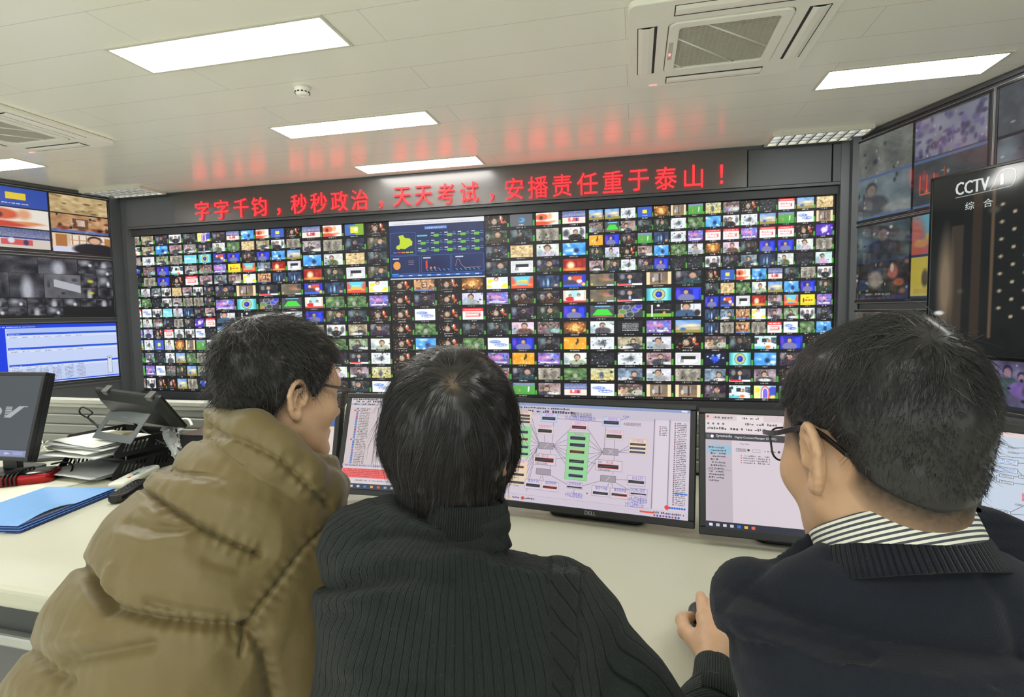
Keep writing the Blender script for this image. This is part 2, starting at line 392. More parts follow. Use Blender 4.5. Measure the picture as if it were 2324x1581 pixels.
        t.blob(.5, .5, .16, .2, (40, 80, 236), .4)
    elif code == 'N': t.fill((40, 58, 92)).noise(26).specks(6, (26, 32, 50), .05, .25).blob(.5, .6, .05, .3, (150, 196, 226), .5).blob(.3, .62, .04, .25, (110, 150, 186), .5).blob(.85, .82, .08, .1, (224, 158, 84), .3)
    elif code == 'O': t.fill((236, 158, 42)).noise(22).specks(14, (255, 228, 160), .025, .05).blob(.62, .3, .05, .22, (66, 52, 36), .3).blob(.56, .5, .04, .14, (66, 52, 36), .3)
    elif code == 'o': t.fill((246, 238, 226)).blob(.25, .35, .3, .28, (222, 98, 60), .2).blob(.2, .85, .5, .16, (214, 70, 46), .25).blob(.22, .4, .08, .16, (92, 44, 34)).blob(.7, .75, .22, .08, (232, 150, 90), .4).blob(.62, .3, .1, .25, (236, 170, 130), .4)
    elif code == 'P': t.fill((54+U(-14, 24), 52+U(-14, 20), 54+U(-14, 26))).noise(40, 4, 5).person(U(.4, .68), U(.2, .3), U(.62, .85), tuple(r.integers(24, 70, 3)), (176, 136, 112)).blob(U(.05, .25), U(.2, .5), .1, .25, (140, 136, 134), .5)
    elif code == 'p': t.fill((196+U(-16, 30), 204+U(-16, 30), 208+U(-10, 30))).noise(26, 3, 4).person(U(.4, .6), U(.2, .3), U(.55, .75), tuple(r.integers(60, 225)+r.integers(-25, 25, 3))).blob(U(0, .2), .7, .15, .3, (150, 170, 180), .5)
    elif code == 'Q': t.fill((226, 228, 230)).rect(.04, .06, .96, .94, (200, 202, 206)).blob(.5, .6, .36, .28, (236, 236, 238), .3).rect(.24, .26, .8, .52, (34, 34, 36)).rect(.2, .52, .34, .8, (150, 150, 152)).rect(.22, .26, .24, .8, (120, 120, 122))
    elif code == 'R': t.fill((244, 238, 236)).rect(0, 0, 1, .26, (220, 52, 54)).print_(.1, .9, .1, (250, 230, 220)).rect(.14, .36, .86, .52, (224, 128, 118)).rect(.14, .6, .86, .76, (224, 128, 118)).print_(.16, .84, .4, (250, 240, 235)).print_(.16, .84, .64, (250, 240, 235)).blob(.82, .6, .05, .12, (220, 70, 70))
    elif code == 'r': t.fill((150, 32, 28)).noise(30).blob(.35, .55, .16, .3, (246, 218, 170), .4).rect(.56, .2, .86, .66, (110, 20, 22)).rect(.6, .25, .82, .6, (172, 40, 38)).blob(.5, .88, .5, .12, (238, 150, 60), .6)
    elif code == 'S': t.fill((70, 150, 222)).noise(36, 4, 6).specks(7, (200, 232, 250), .08, .08).blob(.6, .62, .12, .2, (28, 46, 92), .4)
    elif code == 's': t.fill((206, 180, 130)).noise(34, 6, 9).noise(22, 11, 15).specks(10, (138, 112, 74), .05, .04)
    elif code == 'T': t.fill((70, 74, 80)).noise(12).rect(.2, .03, .85, .13, (120, 190, 232))
    elif code == 't': t.fill((22, 24, 26)).noise(8); [t.print_(.2, .85, .18+.14*i, (186, 190, 192), .06) for i in range(5)]
    elif code == 'U': t.fill((74, 44, 168)).noise(14).blob(.5, .5, .2, .24, (230, 214, 250), .3).specks(6, (214, 196, 246), .05, .08)
    elif code == 'u': t.fill((122, 96, 176)).noise(44, 4, 6, (1, .6, 1)).blob(.5, .4, .4, .14, (216, 140, 176), .6).rect(.1, .76, .9, .9, (226, 222, 240)).specks(6, (170, 196, 250), .06, .08).blob(.8, .3, .12, .2, (90, 120, 220), .5)
    elif code == 'V': t.fill((28, 38, 170)).noise(36, 3, 5, (.5, .6, 1)).rect(.68, .1, .9, .95, (40, 60, 236)).person(U(.4, .52), .28, .55, (110, 112, 158)).blob(.1, .4, .08, .3, (90, 60, 200), .5)
    elif code == 'W': t.fill((226, 228, 228)).noise(22).person(U(.4, .6), U(.25, .35), U(.45, .6), (34, 34, 38)).blob(.15, .5, .14, .3, (70, 72, 74), .4).blob(.85, .45, .1, .3, (90, 92, 96), .4)
    elif code == 'w': t.fill((226, 230, 232)).rect(.05, .08, .95, .92, (210, 216, 220)).blob(.45, .55, .22, .14, (110, 116, 122), .6).blob(.55, .45, .1, .2, (70, 74, 82), .5).specks(6, (120, 124, 130), .03, .05)
    elif code == 'X': t.fill((226, 234, 242)).blob(.35, .35, .26, .12, (66, 110, 196), .3).blob(.62, .62, .28, .12, (52, 92, 186), .3).print_(.15, .5, .3, (236, 240, 250), .1).print_(.4, .85, .58, (236, 240, 250), .1)
    elif code == 'Y': t.fill((246, 214, 44)).rect(.05, .82, .95, .94, (236, 190, 40)).print_(.3, .85, .5, (204, 60, 40), .12).blob(.22, .55, .05, .22, (70, 56, 30), .3).print_(.4, .6, .25, (180, 120, 30), .07)
    elif code == 'y': t.fill((96, 196, 222)).blob(0, .6, .2, .6, (214, 84, 66), .3).blob(1, .6, .2, .6, (214, 84, 66), .3).rect(0, .74, 1, 1, (222, 74, 52)).print_(.28, .74, .3, (246, 216, 60), .12).rect(.22, .5, .78, .64, (240, 176, 50)).blob(.15, .72, .12, .1, (240, 150, 70)).blob(.85, .72, .12, .1, (240, 150, 70))
    elif code == 'Z': t.fill((166, 206, 236)).rect(0, 0, .3, 1, (246, 224, 150)).blob(.18, .35, .1, .2, (250, 214, 40)).blob(.88, .55, .24, .5, (58, 74, 190), .1).blob(.52, .5, .2, .48, (226, 84, 74), .06).rect(.32, .5, .72, 1, (226, 84, 74)).blob(.52, .52, .15, .4, (240, 240, 250), .06).rect(.37, .52, .67, 1, (240, 240, 250)).blob(.52, .54, .11, .34, (110, 96, 210), .06).rect(.41, .54, .63, .96, (110, 96, 210)).blob(.88, .9, .14, .16, (246, 214, 110))
    elif code == 'z': t.fill((112, 94, 78)).noise(16).rect(0, 0, .14, 1, (222, 204, 160)).rect(.86, 0, 1, 1, (222, 204, 160)).rect(.3, .12, .62, .7, (150, 140, 134)).blob(.28, .6, .06, .2, (196, 190, 184)).rect(.14, .8, .86, 1, (140, 112, 82)).rect(.5, .1, .56, .9, (60, 46, 38))
    elif code == '1': t.fill((40, 48, 190)).rect(.22, .1, .82, .8, (206, 78, 48)).person(.3, .2, .55, (60, 60, 80), (222, 184, 160)).blob(.72, .55, .12, .14, (244, 240, 236)).rect(0, .82, 1, 1, (52, 92, 220)).blob(.9, .8, .08, .14, (246, 196, 60), .2)
    elif code == '2': t.fill((240, 240, 226)).rect(.05, .14, .34, .5, (246, 218, 54)).rect(.66, .55, .96, .9, (246, 218, 54)).rect(.02, .6, .3, .92, (246, 218, 54)).person(.46, .12, .5, (246, 246, 244), (224, 186, 160)).rect(.68, .12, .95, .4, (196, 226, 220))
    elif code == '3': t.fill((232, 226, 216)).blob(.5, .4, .28, .42, (170, 212, 214), .12).person(.3, .4, .32, (204, 40, 48)).person(.68, .36, .36, (240, 226, 226)).rect(0, .86, 1, 1, (210, 66, 56)).rect(.02, .06, .1, .8, (214, 196, 170)).rect(.9, .06, .98, .8, (214, 196, 170))
    elif code == '4':
        t.fill((62, 60, 70)).noise(14)
        for x, y, c in ((.2, .55, (96, 140, 60)), (.36, .2, (70, 76, 104)), (.72, .38, (70, 84, 190)), (.5, .78, (52, 66, 56)), (.86, .12, (60, 60, 190)), (.1, .95, (170, 130, 50))): t.blob(x, y, .17, .25, (168, 168, 176), .1).blob(x, y, .14, .2, c, .15)
    elif code == '5': t.fill((104, 96, 80)).noise(20).blob(.62, .35, .24, .12, (150, 104, 72), .4).blob(.75, .5, .2, .1, (170, 124, 88), .4).blob(.5, .15, .05, .2, (120, 84, 60), .4).blob(.9, .25, .1, .2, (54, 58, 70), .4).blob(.08, .85, .04, .08, (236, 206, 60)).rect(.7, .88, 1, 1, (196, 214, 236))
    elif code == '6': t.fill((214, 216, 220)).rect(0, 0, .22, 1, (36, 36, 40)).person(.42, .12, .8, (58, 84, 118), (196, 152, 124)).blob(.44, .92, .04, .2, (24, 34, 60)).blob(.86, .7, .12, .24, (40, 38, 42)).rect(.7, .02, .74, .6, (170, 166, 164))
    elif code == '7': t.fill((106, 92, 92)).noise(40, 4, 8); [t.person(x, U(.2, .4), U(.3, .42), tuple(r.integers(60, 200)+r.integers(-35, 35, 3)), (176, 136, 112)) for x in (.15, .35, .58, .82)]
    elif code == '8': t.fill((196, 226, 228)).rect(0, .1, .2, .6, (50, 60, 64)).rect(.35, .2, .55, .5, (40, 44, 50)).rect(.75, .1, 1, .6, (60, 84, 96)).person(.66, .3, .5, (246, 246, 246), (170, 120, 90), (250, 250, 250)).blob(.62, .85, .12, .12, (236, 110, 50)).rect(.12, .3, .2, .9, (236, 244, 246)).rect(0, .82, .5, 1, (96, 190, 206))
    elif code == '9': t.grad((186, 186, 150), (196, 182, 104)).noise(40, 8, 12).grain(24).blob(.46, .6, .1, .3, (74, 84, 104), .4)
    if code == 'T':
        q = (t.Vv > .3) & (t.Vv < .82) & (np.abs(t.U-.52) < .22+.22*(t.Vv-.3)/.52)
        t.a[q] = (60, 206, 56); t.blob(.52, .9, .4, .05, (150, 96, 84), .4); t.rect(.5, .13, .52, .3, (90, 96, 100))
    if code in 'dgPpWw7IED9hHu8':
        t.noise(20, 10, 15); t.specks(5, (226, 226, 222), .018, .03); t.specks(5, (24, 24, 28), .03, .05)
    return np.clip(t.a, 0, 255)

def wall_panel(rows, h, w, seed, under=(22, 23, 24)):
    """one multi-picture panel: rows is a list of code strings"""
    img = np.zeros((h, w, 3)); img[:] = under; n = len(rows); r = np.random.default_rng(seed)
    for i, row in enumerate(rows):
        m = len(row)
        for j, code in enumerate(row):
            y0 = int((i+.04)*h/n); y1 = int((i+.82)*h/n); x0 = int(round((j+.025)*w/m)); x1 = int(round((j+.885)*w/m))
            sd = sum(ord(c) for c in code)*131+int(r.integers(0, 9))
            img[y0:y1, x0:x1] = paint(code, y1-y0, x1-x0, sd)*1.08+12
            yl = int((i+.86)*h/n)
            for x in range(int((j+.28)*w/m), int((j+.62)*w/m)):
                if r.random() < .6: img[yl:yl+2, x] = r.uniform(110, 215)
            hb = r.uniform(.2, .5)
            if r.random() < .8:
                xb = int((j+.91)*w/m); xe = max(xb+1, int(round((j+.97)*w/m)))
                img[int(y1-hb*(y1-y0)):y1, xb:xe] = (84, 176, 62)
    return img
PANELS = [
 ["IgdWdZ|8gSggA|gwgILK|M7V8g7|EIVDRg", "GpgWsgWP|WGEWgIIP|RXWLpNdg|Wp7dIPUR|upDRpWXE", "lwBphzFW|TgEplGIE|FuX7PlgE|7WDDlIME"],
 ["dCSoBD|pGsgWI|1VPVSl|uYygrQ|gg2HNN", "PzA5|uK4T|6ftp|lOEp", "pEgA|DIPd|RgPd|dAPE"],
 ["CobD|gIdP|Spsd|rPQP", "1Ny2|3GGu|VPdD|IWgP", "GGgp|DdAw|ppg9|PPPX"],
 [None, "DHDh|DdDp|DXDR|DGDd", "DSDG|D3Dw|DXDD|EEEE"],
 ["DeoC|PdIW|dspS|PQPr", "2yN1|uPP3|DdPV|dp7h", "XVdO|uOup|7PIG|PFgC"],
 ["llwBhzF|7TgdPwG|OVPFNwu|PpDgSGp|gPwPVEE", "5AzP|5AKV|T4f6|ptul", "wgpD|EwgQ|9gpI|X7zz"],
 ["97DERls|SWwlFXz|RRuRRDU|hpdVVpI|WdgNpEp", "DBoSCdIW|dsGplSVP|V1QrgyYu|NgH2ggWd|NIHIRXGS", "7d8VD|MKSPD|gAgDd|P8ZFG"]]
# ------------------------------------------------------------------ materials of the room
M_ceil = mat('ceiling_panel_paint', (247, 247, 233), 0.25, 0.0, 0.02, 3.0, spec=0.55)
M_white = mat('cream_enamel', (246, 245, 232), 0.4, 0, 0.03)
M_dark = mat('dark_grey_cabinet_steel', (84, 87, 90), 0.42, 0.3, 0.05, 4.0)
M_dark2 = mat('darker_cabinet_steel', (56, 58, 61), 0.45, 0.3, 0.05, 4.0)
M_alu = mat('brushed_aluminium', (176, 178, 174), 0.38, 0.6, 0.05)
M_black = mat('black_plastic', (20, 21, 23), 0.38, 0, 0.08)
M_black_gloss = mat('glossy_black_plastic', (12, 12, 14), 0.16, 0, 0.05)
M_bezel = mat('black_bezel', (24, 25, 28), 0.42, 0, 0.05)
M_lamp = emit('lamp_diffuser', (1.0, 0.99, 0.95), LAMP)
M_lamp2 = emit('tube_lamp_diffuser', (1.0, 0.99, 0.95), 2.2)
M_lampframe = mat('lamp_frame', (214, 212, 196), 0.4)
M_floor = mat('pale_vinyl_floor', (238, 237, 226), 0.4, 0, 0.06, 6.0)
M_wallp = mat('wall_paint', (232, 230, 218), 0.7, 0, 0.03)
M_grille = mat('grey_grille', (196, 193, 178), 0.6, 0, 0.05)
M_slot = mat('dark_slot', (46, 46, 44), 0.7)
M_red = emit('red_led_letters', (1.0, 0.014, 0.018), 4.5); M_red.node_tree.nodes['Principled BSDF'].inputs['Base Color'].default_value = (.25, .01, .01, 1); M_red.node_tree.nodes['Principled BSDF'].inputs['Specular IOR Level'].default_value = .1
M_led = emit('red_indicator', (1.0, 0.05, 0.06), 3.0)

def ceiling_grooves():
    """plank joints in the ceiling: fine dark lines every 0.3 m, with cross joints"""
    nt = M_ceil.node_tree; N = nt.nodes; L = nt.links; b = N['Principled BSDF']
    tc = [n for n in N if n.type == 'TEX_COORD'][0]
    mp = N.new('ShaderNodeMapping'); mp.inputs['Location'].default_value = (0.045, 0.038, 0); L.new(tc.outputs['Object'], mp.inputs['Vector'])
    br = N.new('ShaderNodeTexBrick'); br.inputs['Scale'].default_value = 1.0; br.offset = 0.5
    br.inputs['Brick Width'].default_value = 2.4; br.inputs['Row Height'].default_value = 0.3; br.inputs['Mortar Size'].default_value = 0.0022; br.inputs['Mortar Smooth'].default_value = 0.3
    L.new(mp.outputs['Vector'], br.inputs['Vector'])
    base = b.inputs['Base Color'].links[0].from_socket
    mx = N.new('ShaderNodeMix'); mx.data_type = 'RGBA'; L.new(br.outputs['Fac'], mx.inputs[0]); L.new(base, mx.inputs[6])
    mx.inputs[7].default_value = (*lin((214, 213, 198)), 1); L.new(mx.outputs[2], b.inputs['Base Color'])
ceiling_grooves()

def clear_glass(name, gloss=.05):
    m = bpy.data.materials.new(name); m.use_nodes = True; nt = m.node_tree; nt.nodes.remove(nt.nodes['Principled BSDF'])
    t = nt.nodes.new('ShaderNodeBsdfTransparent'); g = nt.nodes.new('ShaderNodeBsdfGlossy'); g.inputs['Roughness'].default_value = .03
    x = nt.nodes.new('ShaderNodeMixShader'); x.inputs[0].default_value = gloss
    nt.links.new(t.outputs[0], x.inputs[1]); nt.links.new(g.outputs[0], x.inputs[2]); nt.links.new(x.outputs[0], nt.nodes['Material Output'].inputs['Surface']); return m
M_pane = clear_glass('window_pane')

# ------------------------------------------------------------------ room shell
LW0 = np.array([-5.794, 5.147, 0.0]); LWD = np.array([-0.291, -0.957, 0.0]); LWN = np.array([0.957, -0.291, 0.0])
RW0 = np.array([1.780, 5.108, 0.0]); RWD = np.array([0.365, -0.931, 0.0]); RWN = np.array([-0.931, -0.365, 0.0])
BACK = -2.6; FRONT = 5.42
lx = LW0[0]+LWD[0]/LWD[1]*(BACK-LW0[1]); rx = RW0[0]+RWD[0]/RWD[1]*(BACK-RW0[1])
room = [(LW0[0]-.3, FRONT), (lx-.4, BACK-.1), (rx+.4, BACK-.1), (RW0[0]+.3, FRONT)]
m = MB(); m.prism([(lx-.6, BACK-.2), (rx+.6, BACK-.2), (rx+.6, FRONT+.3), (lx-.6, FRONT+.3)], -0.1, 0.0)
tag(m.build('floor', M_floor), kind='structure')
m = MB(); m.prism([(lx-.6, BACK-.2), (rx+.6, BACK-.2), (rx+.6, FRONT+.3), (lx-.6, FRONT+.3)], CEIL, CEIL+0.1)
tag(m.build('ceiling', M_ceil), kind='structure')
m = MB(); m.box((-6.3, 5.30, 0), (2.4, 5.42, CEIL)); tag(m.build('wall_front', M_dark2), kind='structure')
m = MB()
ww = np.linspace(lx, rx, 5)                                       # unseen back wall; its four windows are added to brighten the ceiling
m.box((lx-.6, BACK-.1, 0), (rx+.6, BACK, .55)); m.box((lx-.6, BACK-.1, 2.55), (rx+.6, BACK, CEIL))
for q in range(5): m.box((ww[q]-(.6 if q == 0 else .14), BACK-.1, .55), (ww[q]+(.6 if q == 4 else .14), BACK, 2.55))
tag(m.build('wall_back', M_wallp), kind='structure')
for q in range(4):
    x0, x1 = ww[q]+.14, ww[q+1]-.14; b = MB()
    for a_, c_ in (((x0, .55), (x1, .60)), ((x0, 2.50), (x1, 2.55)), ((x0, .6), (x0+.05, 2.5)), ((x1-.05, .6), (x1, 2.5)), (((x0+x1)/2-.03, .6), ((x0+x1)/2+.03, 2.5))): b.box((a_[0], BACK-.07, a_[1]), (c_[0], BACK-.03, c_[1]))
    wo = tag(b.build('window_%d' % (q+1), M_white), kind='structure'); b = MB(); b.box((x0+.05, BACK-.052, .6), (x1-.05, BACK-.048, 2.5)); b.build('pane', M_pane, wo)
def side_wall(name, p0, d, n, length, mm):
    Mx = np.eye(4); Mx[:3, 0] = d; Mx[:3, 1] = -n; Mx[:3, 2] = (0, 0, 1); Mx[:3, 3] = p0
    b = MB(Mx); b.box((-.05, 0, 0), (length, .12, CEIL))
    o = b.build(name, mm); tag(o, kind='structure'); return Mx
ML = side_wall('wall_left', LW0, LWD, LWN, 8.2, M_dark)
MR = side_wall('wall_right', RW0, RWD, RWN, 8.4, M_dark)
# upright profiles where the walls meet
k = 1
for pts in ([(-5.83, 5.03), (-5.78, 5.02), (-5.76, 5.14), (-5.82, 5.15)], [(-5.84, 5.14), (-5.70, 5.12), (-5.66, 5.22), (-5.84, 5.25)],
            [(1.69, 5.13), (1.80, 5.10), (1.82, 5.25), (1.69, 5.25)], [(1.745, 5.04), (1.80, 5.02), (1.83, 5.12), (1.75, 5.14)]):
    b = MB(); b.prism(pts, 0, CEIL-.003); tag(b.build('trim_%d' % k, M_dark), kind='structure'); k += 1
# profiled rails round the side displays
for Mx, s0, s1 in ((ML, .02, 1.4), (MR, .0, 2.6)):
    b = MB(Mx)
    b.box((s0, -.018, 2.715), (s1, 0, 2.745)); b.box((s0, -.014, 2.735), (s1, 0, CEIL-.002))
    b.box((s0, -.02, .63), (s1, 0, .652)); b.box((s0, -.012, .36), (s1, 0, .375))
    tag(b.build('trim_%d' % k, M_dark), kind='structure'); k += 1

# ------------------------------------------------------------------ ceiling lamps
def ceiling_lamp(x0, y0, x1, y1, label, group=None, louvre=False):
    cx_, cy_ = (x0+x1)/2, (y0+y1)/2
    e = empty('ceiling_lamp', (cx_, cy_, CEIL), 0, label, 'lamp', group)
    f = .018; o = MB()
    for a, b_ in (((x0-f, y0-f), (x1+f, y0)), ((x0-f, y1), (x1+f, y1+f)), ((x0-f, y0), (x0, y1)), ((x1, y0), (x1+f, y1))):
        o.box((a[0], a[1], CEIL-.006), (b_[0], b_[1], CEIL+.0))
    o.build('frame', M_lampframe, e)
    d = MB(); d.box((x0, y0, CEIL-(.001 if louvre else .004)), (x1, y1, CEIL-.0003)); d.build('diffuser', M_lamp2 if louvre else M_lamp, e)
    if louvre:
        g = MB(); n = 9
        for i in range(1, n): x = x0+(x1-x0)*i/n; g.box((x-.006, y0, CEIL-.028), (x+.006, y1, CEIL-.0012))
        for j in range(1, 3): y = y0+(y1-y0)*j/3; g.box((x0, y-.006, CEIL-.028), (x1, y+.006, CEIL-.0012))
        g.build('louvre', M_alu, e)
        s_ = MB()
        for a, b_ in (((x0-f, y0-f), (x1+f, y0)), ((x0-f, y1), (x1+f, y1+f)), ((x0-f, y0), (x0, y1)), ((x1, y0), (x1+f, y1))):
            s_.box((a[0], a[1], CEIL-.028), (b_[0], b_[1], CEIL-.006))
        s_.build('rim', M_lampframe, e)
    return e
ceiling_lamp(-2.67, 2.37, -1.445, 2.64, 'largest glowing white ceiling lamp panel, nearest on the left half of the ceiling')
ceiling_lamp(-2.64, 3.61, -1.42, 3.86, 'glowing white lamp panel below the smoke detector, middle of the row of three')
ceiling_lamp(-2.585, 4.745, -1.395, 5.005, 'narrow glowing white lamp panel just above the red lettered sign')
ceiling_lamp(1.137, 3.67, 2.05, 3.94, 'glowing white lamp panel right of the large air conditioner, cut off by the right wall')
ceiling_lamp(-6.35, 3.67, -5.23, 3.935, 'glowing lamp panel under the left air conditioner, cut by the left frame edge')
ceiling_lamp(1.10, 4.83, 1.80, 5.09, 'louvred lamp with silver grid above the right end of the sign', louvre=True)
ceiling_lamp(-5.88, 4.78, -5.10, 5.07, 'louvred lamp with silver grid above the left end of the sign', louvre=True)
for (x0, y0) in ((-2.67, 1.15), (1.14, 1.15), (-5.2, 1.15), (-5.2, -.1), (3.0, 1.6), (-.75, -1.4)):
    ceiling_lamp(x0, y0, x0+1.22, y0+.27, 'glowing white ceiling lamp panel overhead behind the viewer', 'lamp panels overhead outside the picture')

# ------------------------------------------------------------------ ceiling air conditioners
M_back = mat('grille_filter', (120, 118, 108), .8)
RIBS = (((.255, .382), (.594, .745)), ((.378, .255), (.745, .594)), ((.255, .692), (.308, .745)))
def cassette(x0, y0, size, label):
    e = empty('air_conditioner', (x0+size/2, y0+size/2, CEIL), 0, label, 'air conditioner')
    T = trans(x0, y0, 0); zb = CEIL-.032
    S = size; g0, g1 = .20*S, .80*S
    b = MB(T)                                                     # fascia: a plate with the grille opening
    out = rrect(0, 0, S, S, .045, 6); inn = rrect(g0, g0, g1, g1, .05, 6)
    b.ringplate(out, inn, zb, CEIL-.001)
    o = b.build('fascia', M_white, e); bevel(o, .006, 2)
    b = MB(T); ino = rrect(g0+.004, g0+.004, g1-.004, g1-.004, .05, 6); ini = rrect(g0+.055, g0+.055, g1-.055, g1-.055, .02, 6)
    b.ringplate(ino, ini, zb-.008, CEIL-.002); o = b.build('grille_frame', M_white, e); bevel(o, .004, 2)
    b = MB(T); a0, a1 = g0+.05, g1-.05
    n = 46
    for i in range(n+1):
        y = a0+(a1-a0)*i/n; b.box((a0, y-.0022, zb+.002), (a1, y+.0022, zb+.010))
    for i in range(1, 18):
        x = a0+(a1-a0)*i/18; b.box((x-.0016, a0, zb+.003), (x+.0016, a1, zb+.009))
    b.box((a0, a0, CEIL-.008), (a1, a1, CEIL-.003), 1)
    for p_, q_ in RIBS: b.tube([(p_[0]*S, p_[1]*S, zb+.001), (q_[0]*S, q_[1]*S, zb+.001)], .004, 6, 2)
    b.build('intake_grille', [M_grille, M_back, M_white], e)
    for q in range(4):                                            # four outlets with flaps
        R = trans(x0+S/2, y0+S/2, 0) @ rotz(q*math.pi/2) @ trans(-S/2, -S/2, 0)
        b = MB(R); b.box((.22*S, .045*S, zb-.0008), (.78*S, .145*S, zb+.001)); b.build('outlet', M_slot, e)
        b = MB(R)
        prof = [(.05*S, zb-.001), (.075*S, zb-.008), (.105*S, zb-.009), (.13*S, zb-.004)]
        secs = [[(x, y, z) for y, z in prof]+[(x, y, z+.003) for y, z in prof[::-1]] for x in np.linspace(.225*S, .775*S, 5)]
        b.loft(secs, smooth=False); b.build('flap', M_white, e)
    b = MB(T); b.box((g0+.012, .40*S, zb-.010), (g0+.034, .60*S, zb-.0075)); o = b.build('display_strip', M_grille, e)
    b = MB(T); b.box((g0+.016, .52*S, zb-.0108), (g0+.027, .55*S, zb-.0095)); b.build('indicator_lamp', M_led, o)
    b = MB(T); b.box((.12*S, .955*S, zb-.001), (.17*S, .965*S, zb+.001)); b.build('status_light', M_led, e)
    return e
cassette(-.03, 2.597, .95, 'large white cassette air conditioner with mesh grille, upper right of the ceiling')
cassette(-4.935, 2.60, .95, 'white cassette air conditioner cut off by the left edge of the picture')
# smoke detector
e = empty('smoke_detector', (-1.99, 3.04, CEIL), 0, 'small round white smoke detector on the ceiling between two lamp panels', 'smoke detector')
b = MB(trans(-1.99, 3.04, CEIL)); b.lathe([(.052, -.003), (.056, -.001), (.056, 0)][::1], 28); b.build('base', M_white, e)
b = MB(trans(-1.99, 3.04, CEIL)); b.lathe([(.018, -.052), (.036, -.047), (.044, -.034), (.047, -.018), (.052, -.003)], 28); b.build('sensor_head', M_white, e)
b = MB(trans(-1.99, 3.04, CEIL))
for i in range(12):
    a = i*math.pi/6; R = rotz(a); b.box((.0405, -.006, -.040), (.0455, .006, -.034), 0, R)
b.build('smoke_slot', M_slot, e)

# ------------------------------------------------------------------ monitor wall and lettered sign
vw = empty('video_wall', (-2.05, 5.2, .43), 0, 'huge black monitor wall showing hundreds of small live pictures', 'video wall')
XE = [-5.775, -4.62, -3.49, -2.475, -1.452, -.43, .615, 1.675]; ZE = [.50, 1.10, 1.70, 2.30]; YW = 5.20
for c in range(7):
    for r_ in range(3):
        x0, x1 = XE[c]+.003, XE[c+1]-.003; z1, z0 = ZE[3-r_]-.003, ZE[2-r_]+.003
        Mx = np.eye(4); Mx[:3, 0] = (1, 0, 0); Mx[:3, 1] = (0, 0, 1); Mx[:3, 2] = (0, -1, 0); Mx[:3, 3] = (x0, YW, z0)
        s = Screen(Mx, x1-x0, z1-z0); rows = PANELS[c][r_]
        if rows: s.raster(wall_panel(rows.split('|'), 136, 240, c*10+r_))
        else:                                                     # the control map
            W, H = x1-x0, z1-z0; X = lambda u: u*W; Y = lambda v: (1-v)*H
            bg = np.zeros((30, 50, 3)); bg[:] = (26, 42, 92); bg += (smooth_noise(30, 50, 4, 6)[..., None]-.5)*24; s.raster(bg)
            s.rect(0, Y(.075), W, H, (232, 234, 240)); s.scribble(X(.05), Y(.055), X(.8), .008, (170, 172, 180), 1)
            s.rect(X(.38), Y(.165), X(.62), Y(.11), (60, 110, 190)); s.text('全省直播信号集中监测平台', X(.39), Y(.155), (226, 240, 255), w=X(.22), h=.02)
            for (u0, v0, u1, v1) in ((.01, .2, .285, .58), (.01, .6, .32, .9), (.34, .6, .645, .9), (.66, .6, .99, .9)): s.outline(X(u0), Y(v1), X(u1), Y(v0), .0025, (84, 130, 200))
            mp = [(.10, .25), (.15, .24), (.17, .29), (.22, .30), (.25, .36), (.245, .42), (.21, .44), (.17, .48), (.12, .47), (.10, .49), (.07, .46), (.08, .42), (.11, .40), (.115, .33)]
            s.quad([(X(u), Y(v)) for u, v in mp][::-1], (196, 220, 40))
            for q, cc in enumerate(((90, 140, 220), (220, 70, 60), (230, 150, 60), (200, 210, 90), (190, 220, 40))): s.rect(X(.04+.045*q), Y(.545), X(.075+.045*q), Y(.53), cc)
            s.rect(X(.30), Y(.28), X(.41), Y(.255), (90, 190, 210))
            for i in range(3):
                for j in range(5):
                    if i == 0 and j == 0: continue
                    u, v = .31+.14*j, .225+.125*i
                    s.rect(X(u), Y(v+.012), X(u+.035), Y(v-.004), (210, 220, 235)); s.rect(X(u+.028), Y(v+.07), X(u+.08), Y(v+.022), (108, 190, 60)); s.rect(X(u-.005), Y(v+.05), X(u+.028), Y(v+.04), (150, 170, 200)); s.rect(X(u+.08), Y(v+.042), X(u+.12), Y(v+.034), (150, 170, 200)); s.rect(X(u+.09), Y(v+.012), X(u+.115), Y(v+.004), (90, 180, 220))
            s.disc((X(.075), Y(.76)), X(.04), (240, 160, 70), ry=.042)
            s.rect(X(.03), Y(.655), X(.1), Y(.635), (200, 214, 235))
            for q in range(3): s.rect(X(.2), Y(.69+.03*q), X(.26), Y(.68+.03*q), (150, 130, 160))
            s.rect(X(.36), Y(.655), X(.44), Y(.635), (200, 214, 235)); s.rect(X(.70), Y(.655), X(.78), Y(.635), (200, 214, 235))
            s.rect(X(.385), Y(.83), X(.405), Y(.69), (226, 60, 60))
            for u, hh, cc in ((.43, .03, (230, 140, 60)), (.47, .03, (230, 130, 60)), (.51, .01, (200, 70, 190))): s.rect(X(u), Y(.83), X(u+.02), Y(.83-hh), cc)
            for q in range(6): s.line((X(.39+.045*q), Y(.835)), (X(.41+.045*q), Y(.87)), .006, (90, 170, 220)); s.line((X(.70+.045*q), Y(.835)), (X(.72+.045*q), Y(.87)), .006, (90, 170, 220))
            cv = spline([(.70, .80), (.715, .70), (.735, .69), (.76, .78), (.8, .83), (.85, .83), (.96, .83)], 6)
            for p_, q_ in zip(cv[:-1], cv[1:]): s.line((X(p_[0]), Y(p_[1])), (X(q_[0]), Y(q_[1])), .004, (196, 140, 130))
            s.rect(X(.02), Y(.955), X(.97), Y(.92), (40, 104, 196)); s.rect(X(.02), Y(.92), X(.09), Y(.90), (60, 140, 230))
            for q in range(9): s.rect(X(.1+.1*q), Y(.945), X(.14+.1*q), Y(.93), (200, 220, 245))
            s.rect(X(.02), Y(.98), X(.97), Y(.955), (18, 30, 66)); s.rect(0, 0, W, Y(.98), (214, 218, 226))
        s.build('screen', vw)
b = MB(); x0, x1 = -5.84, 1.74
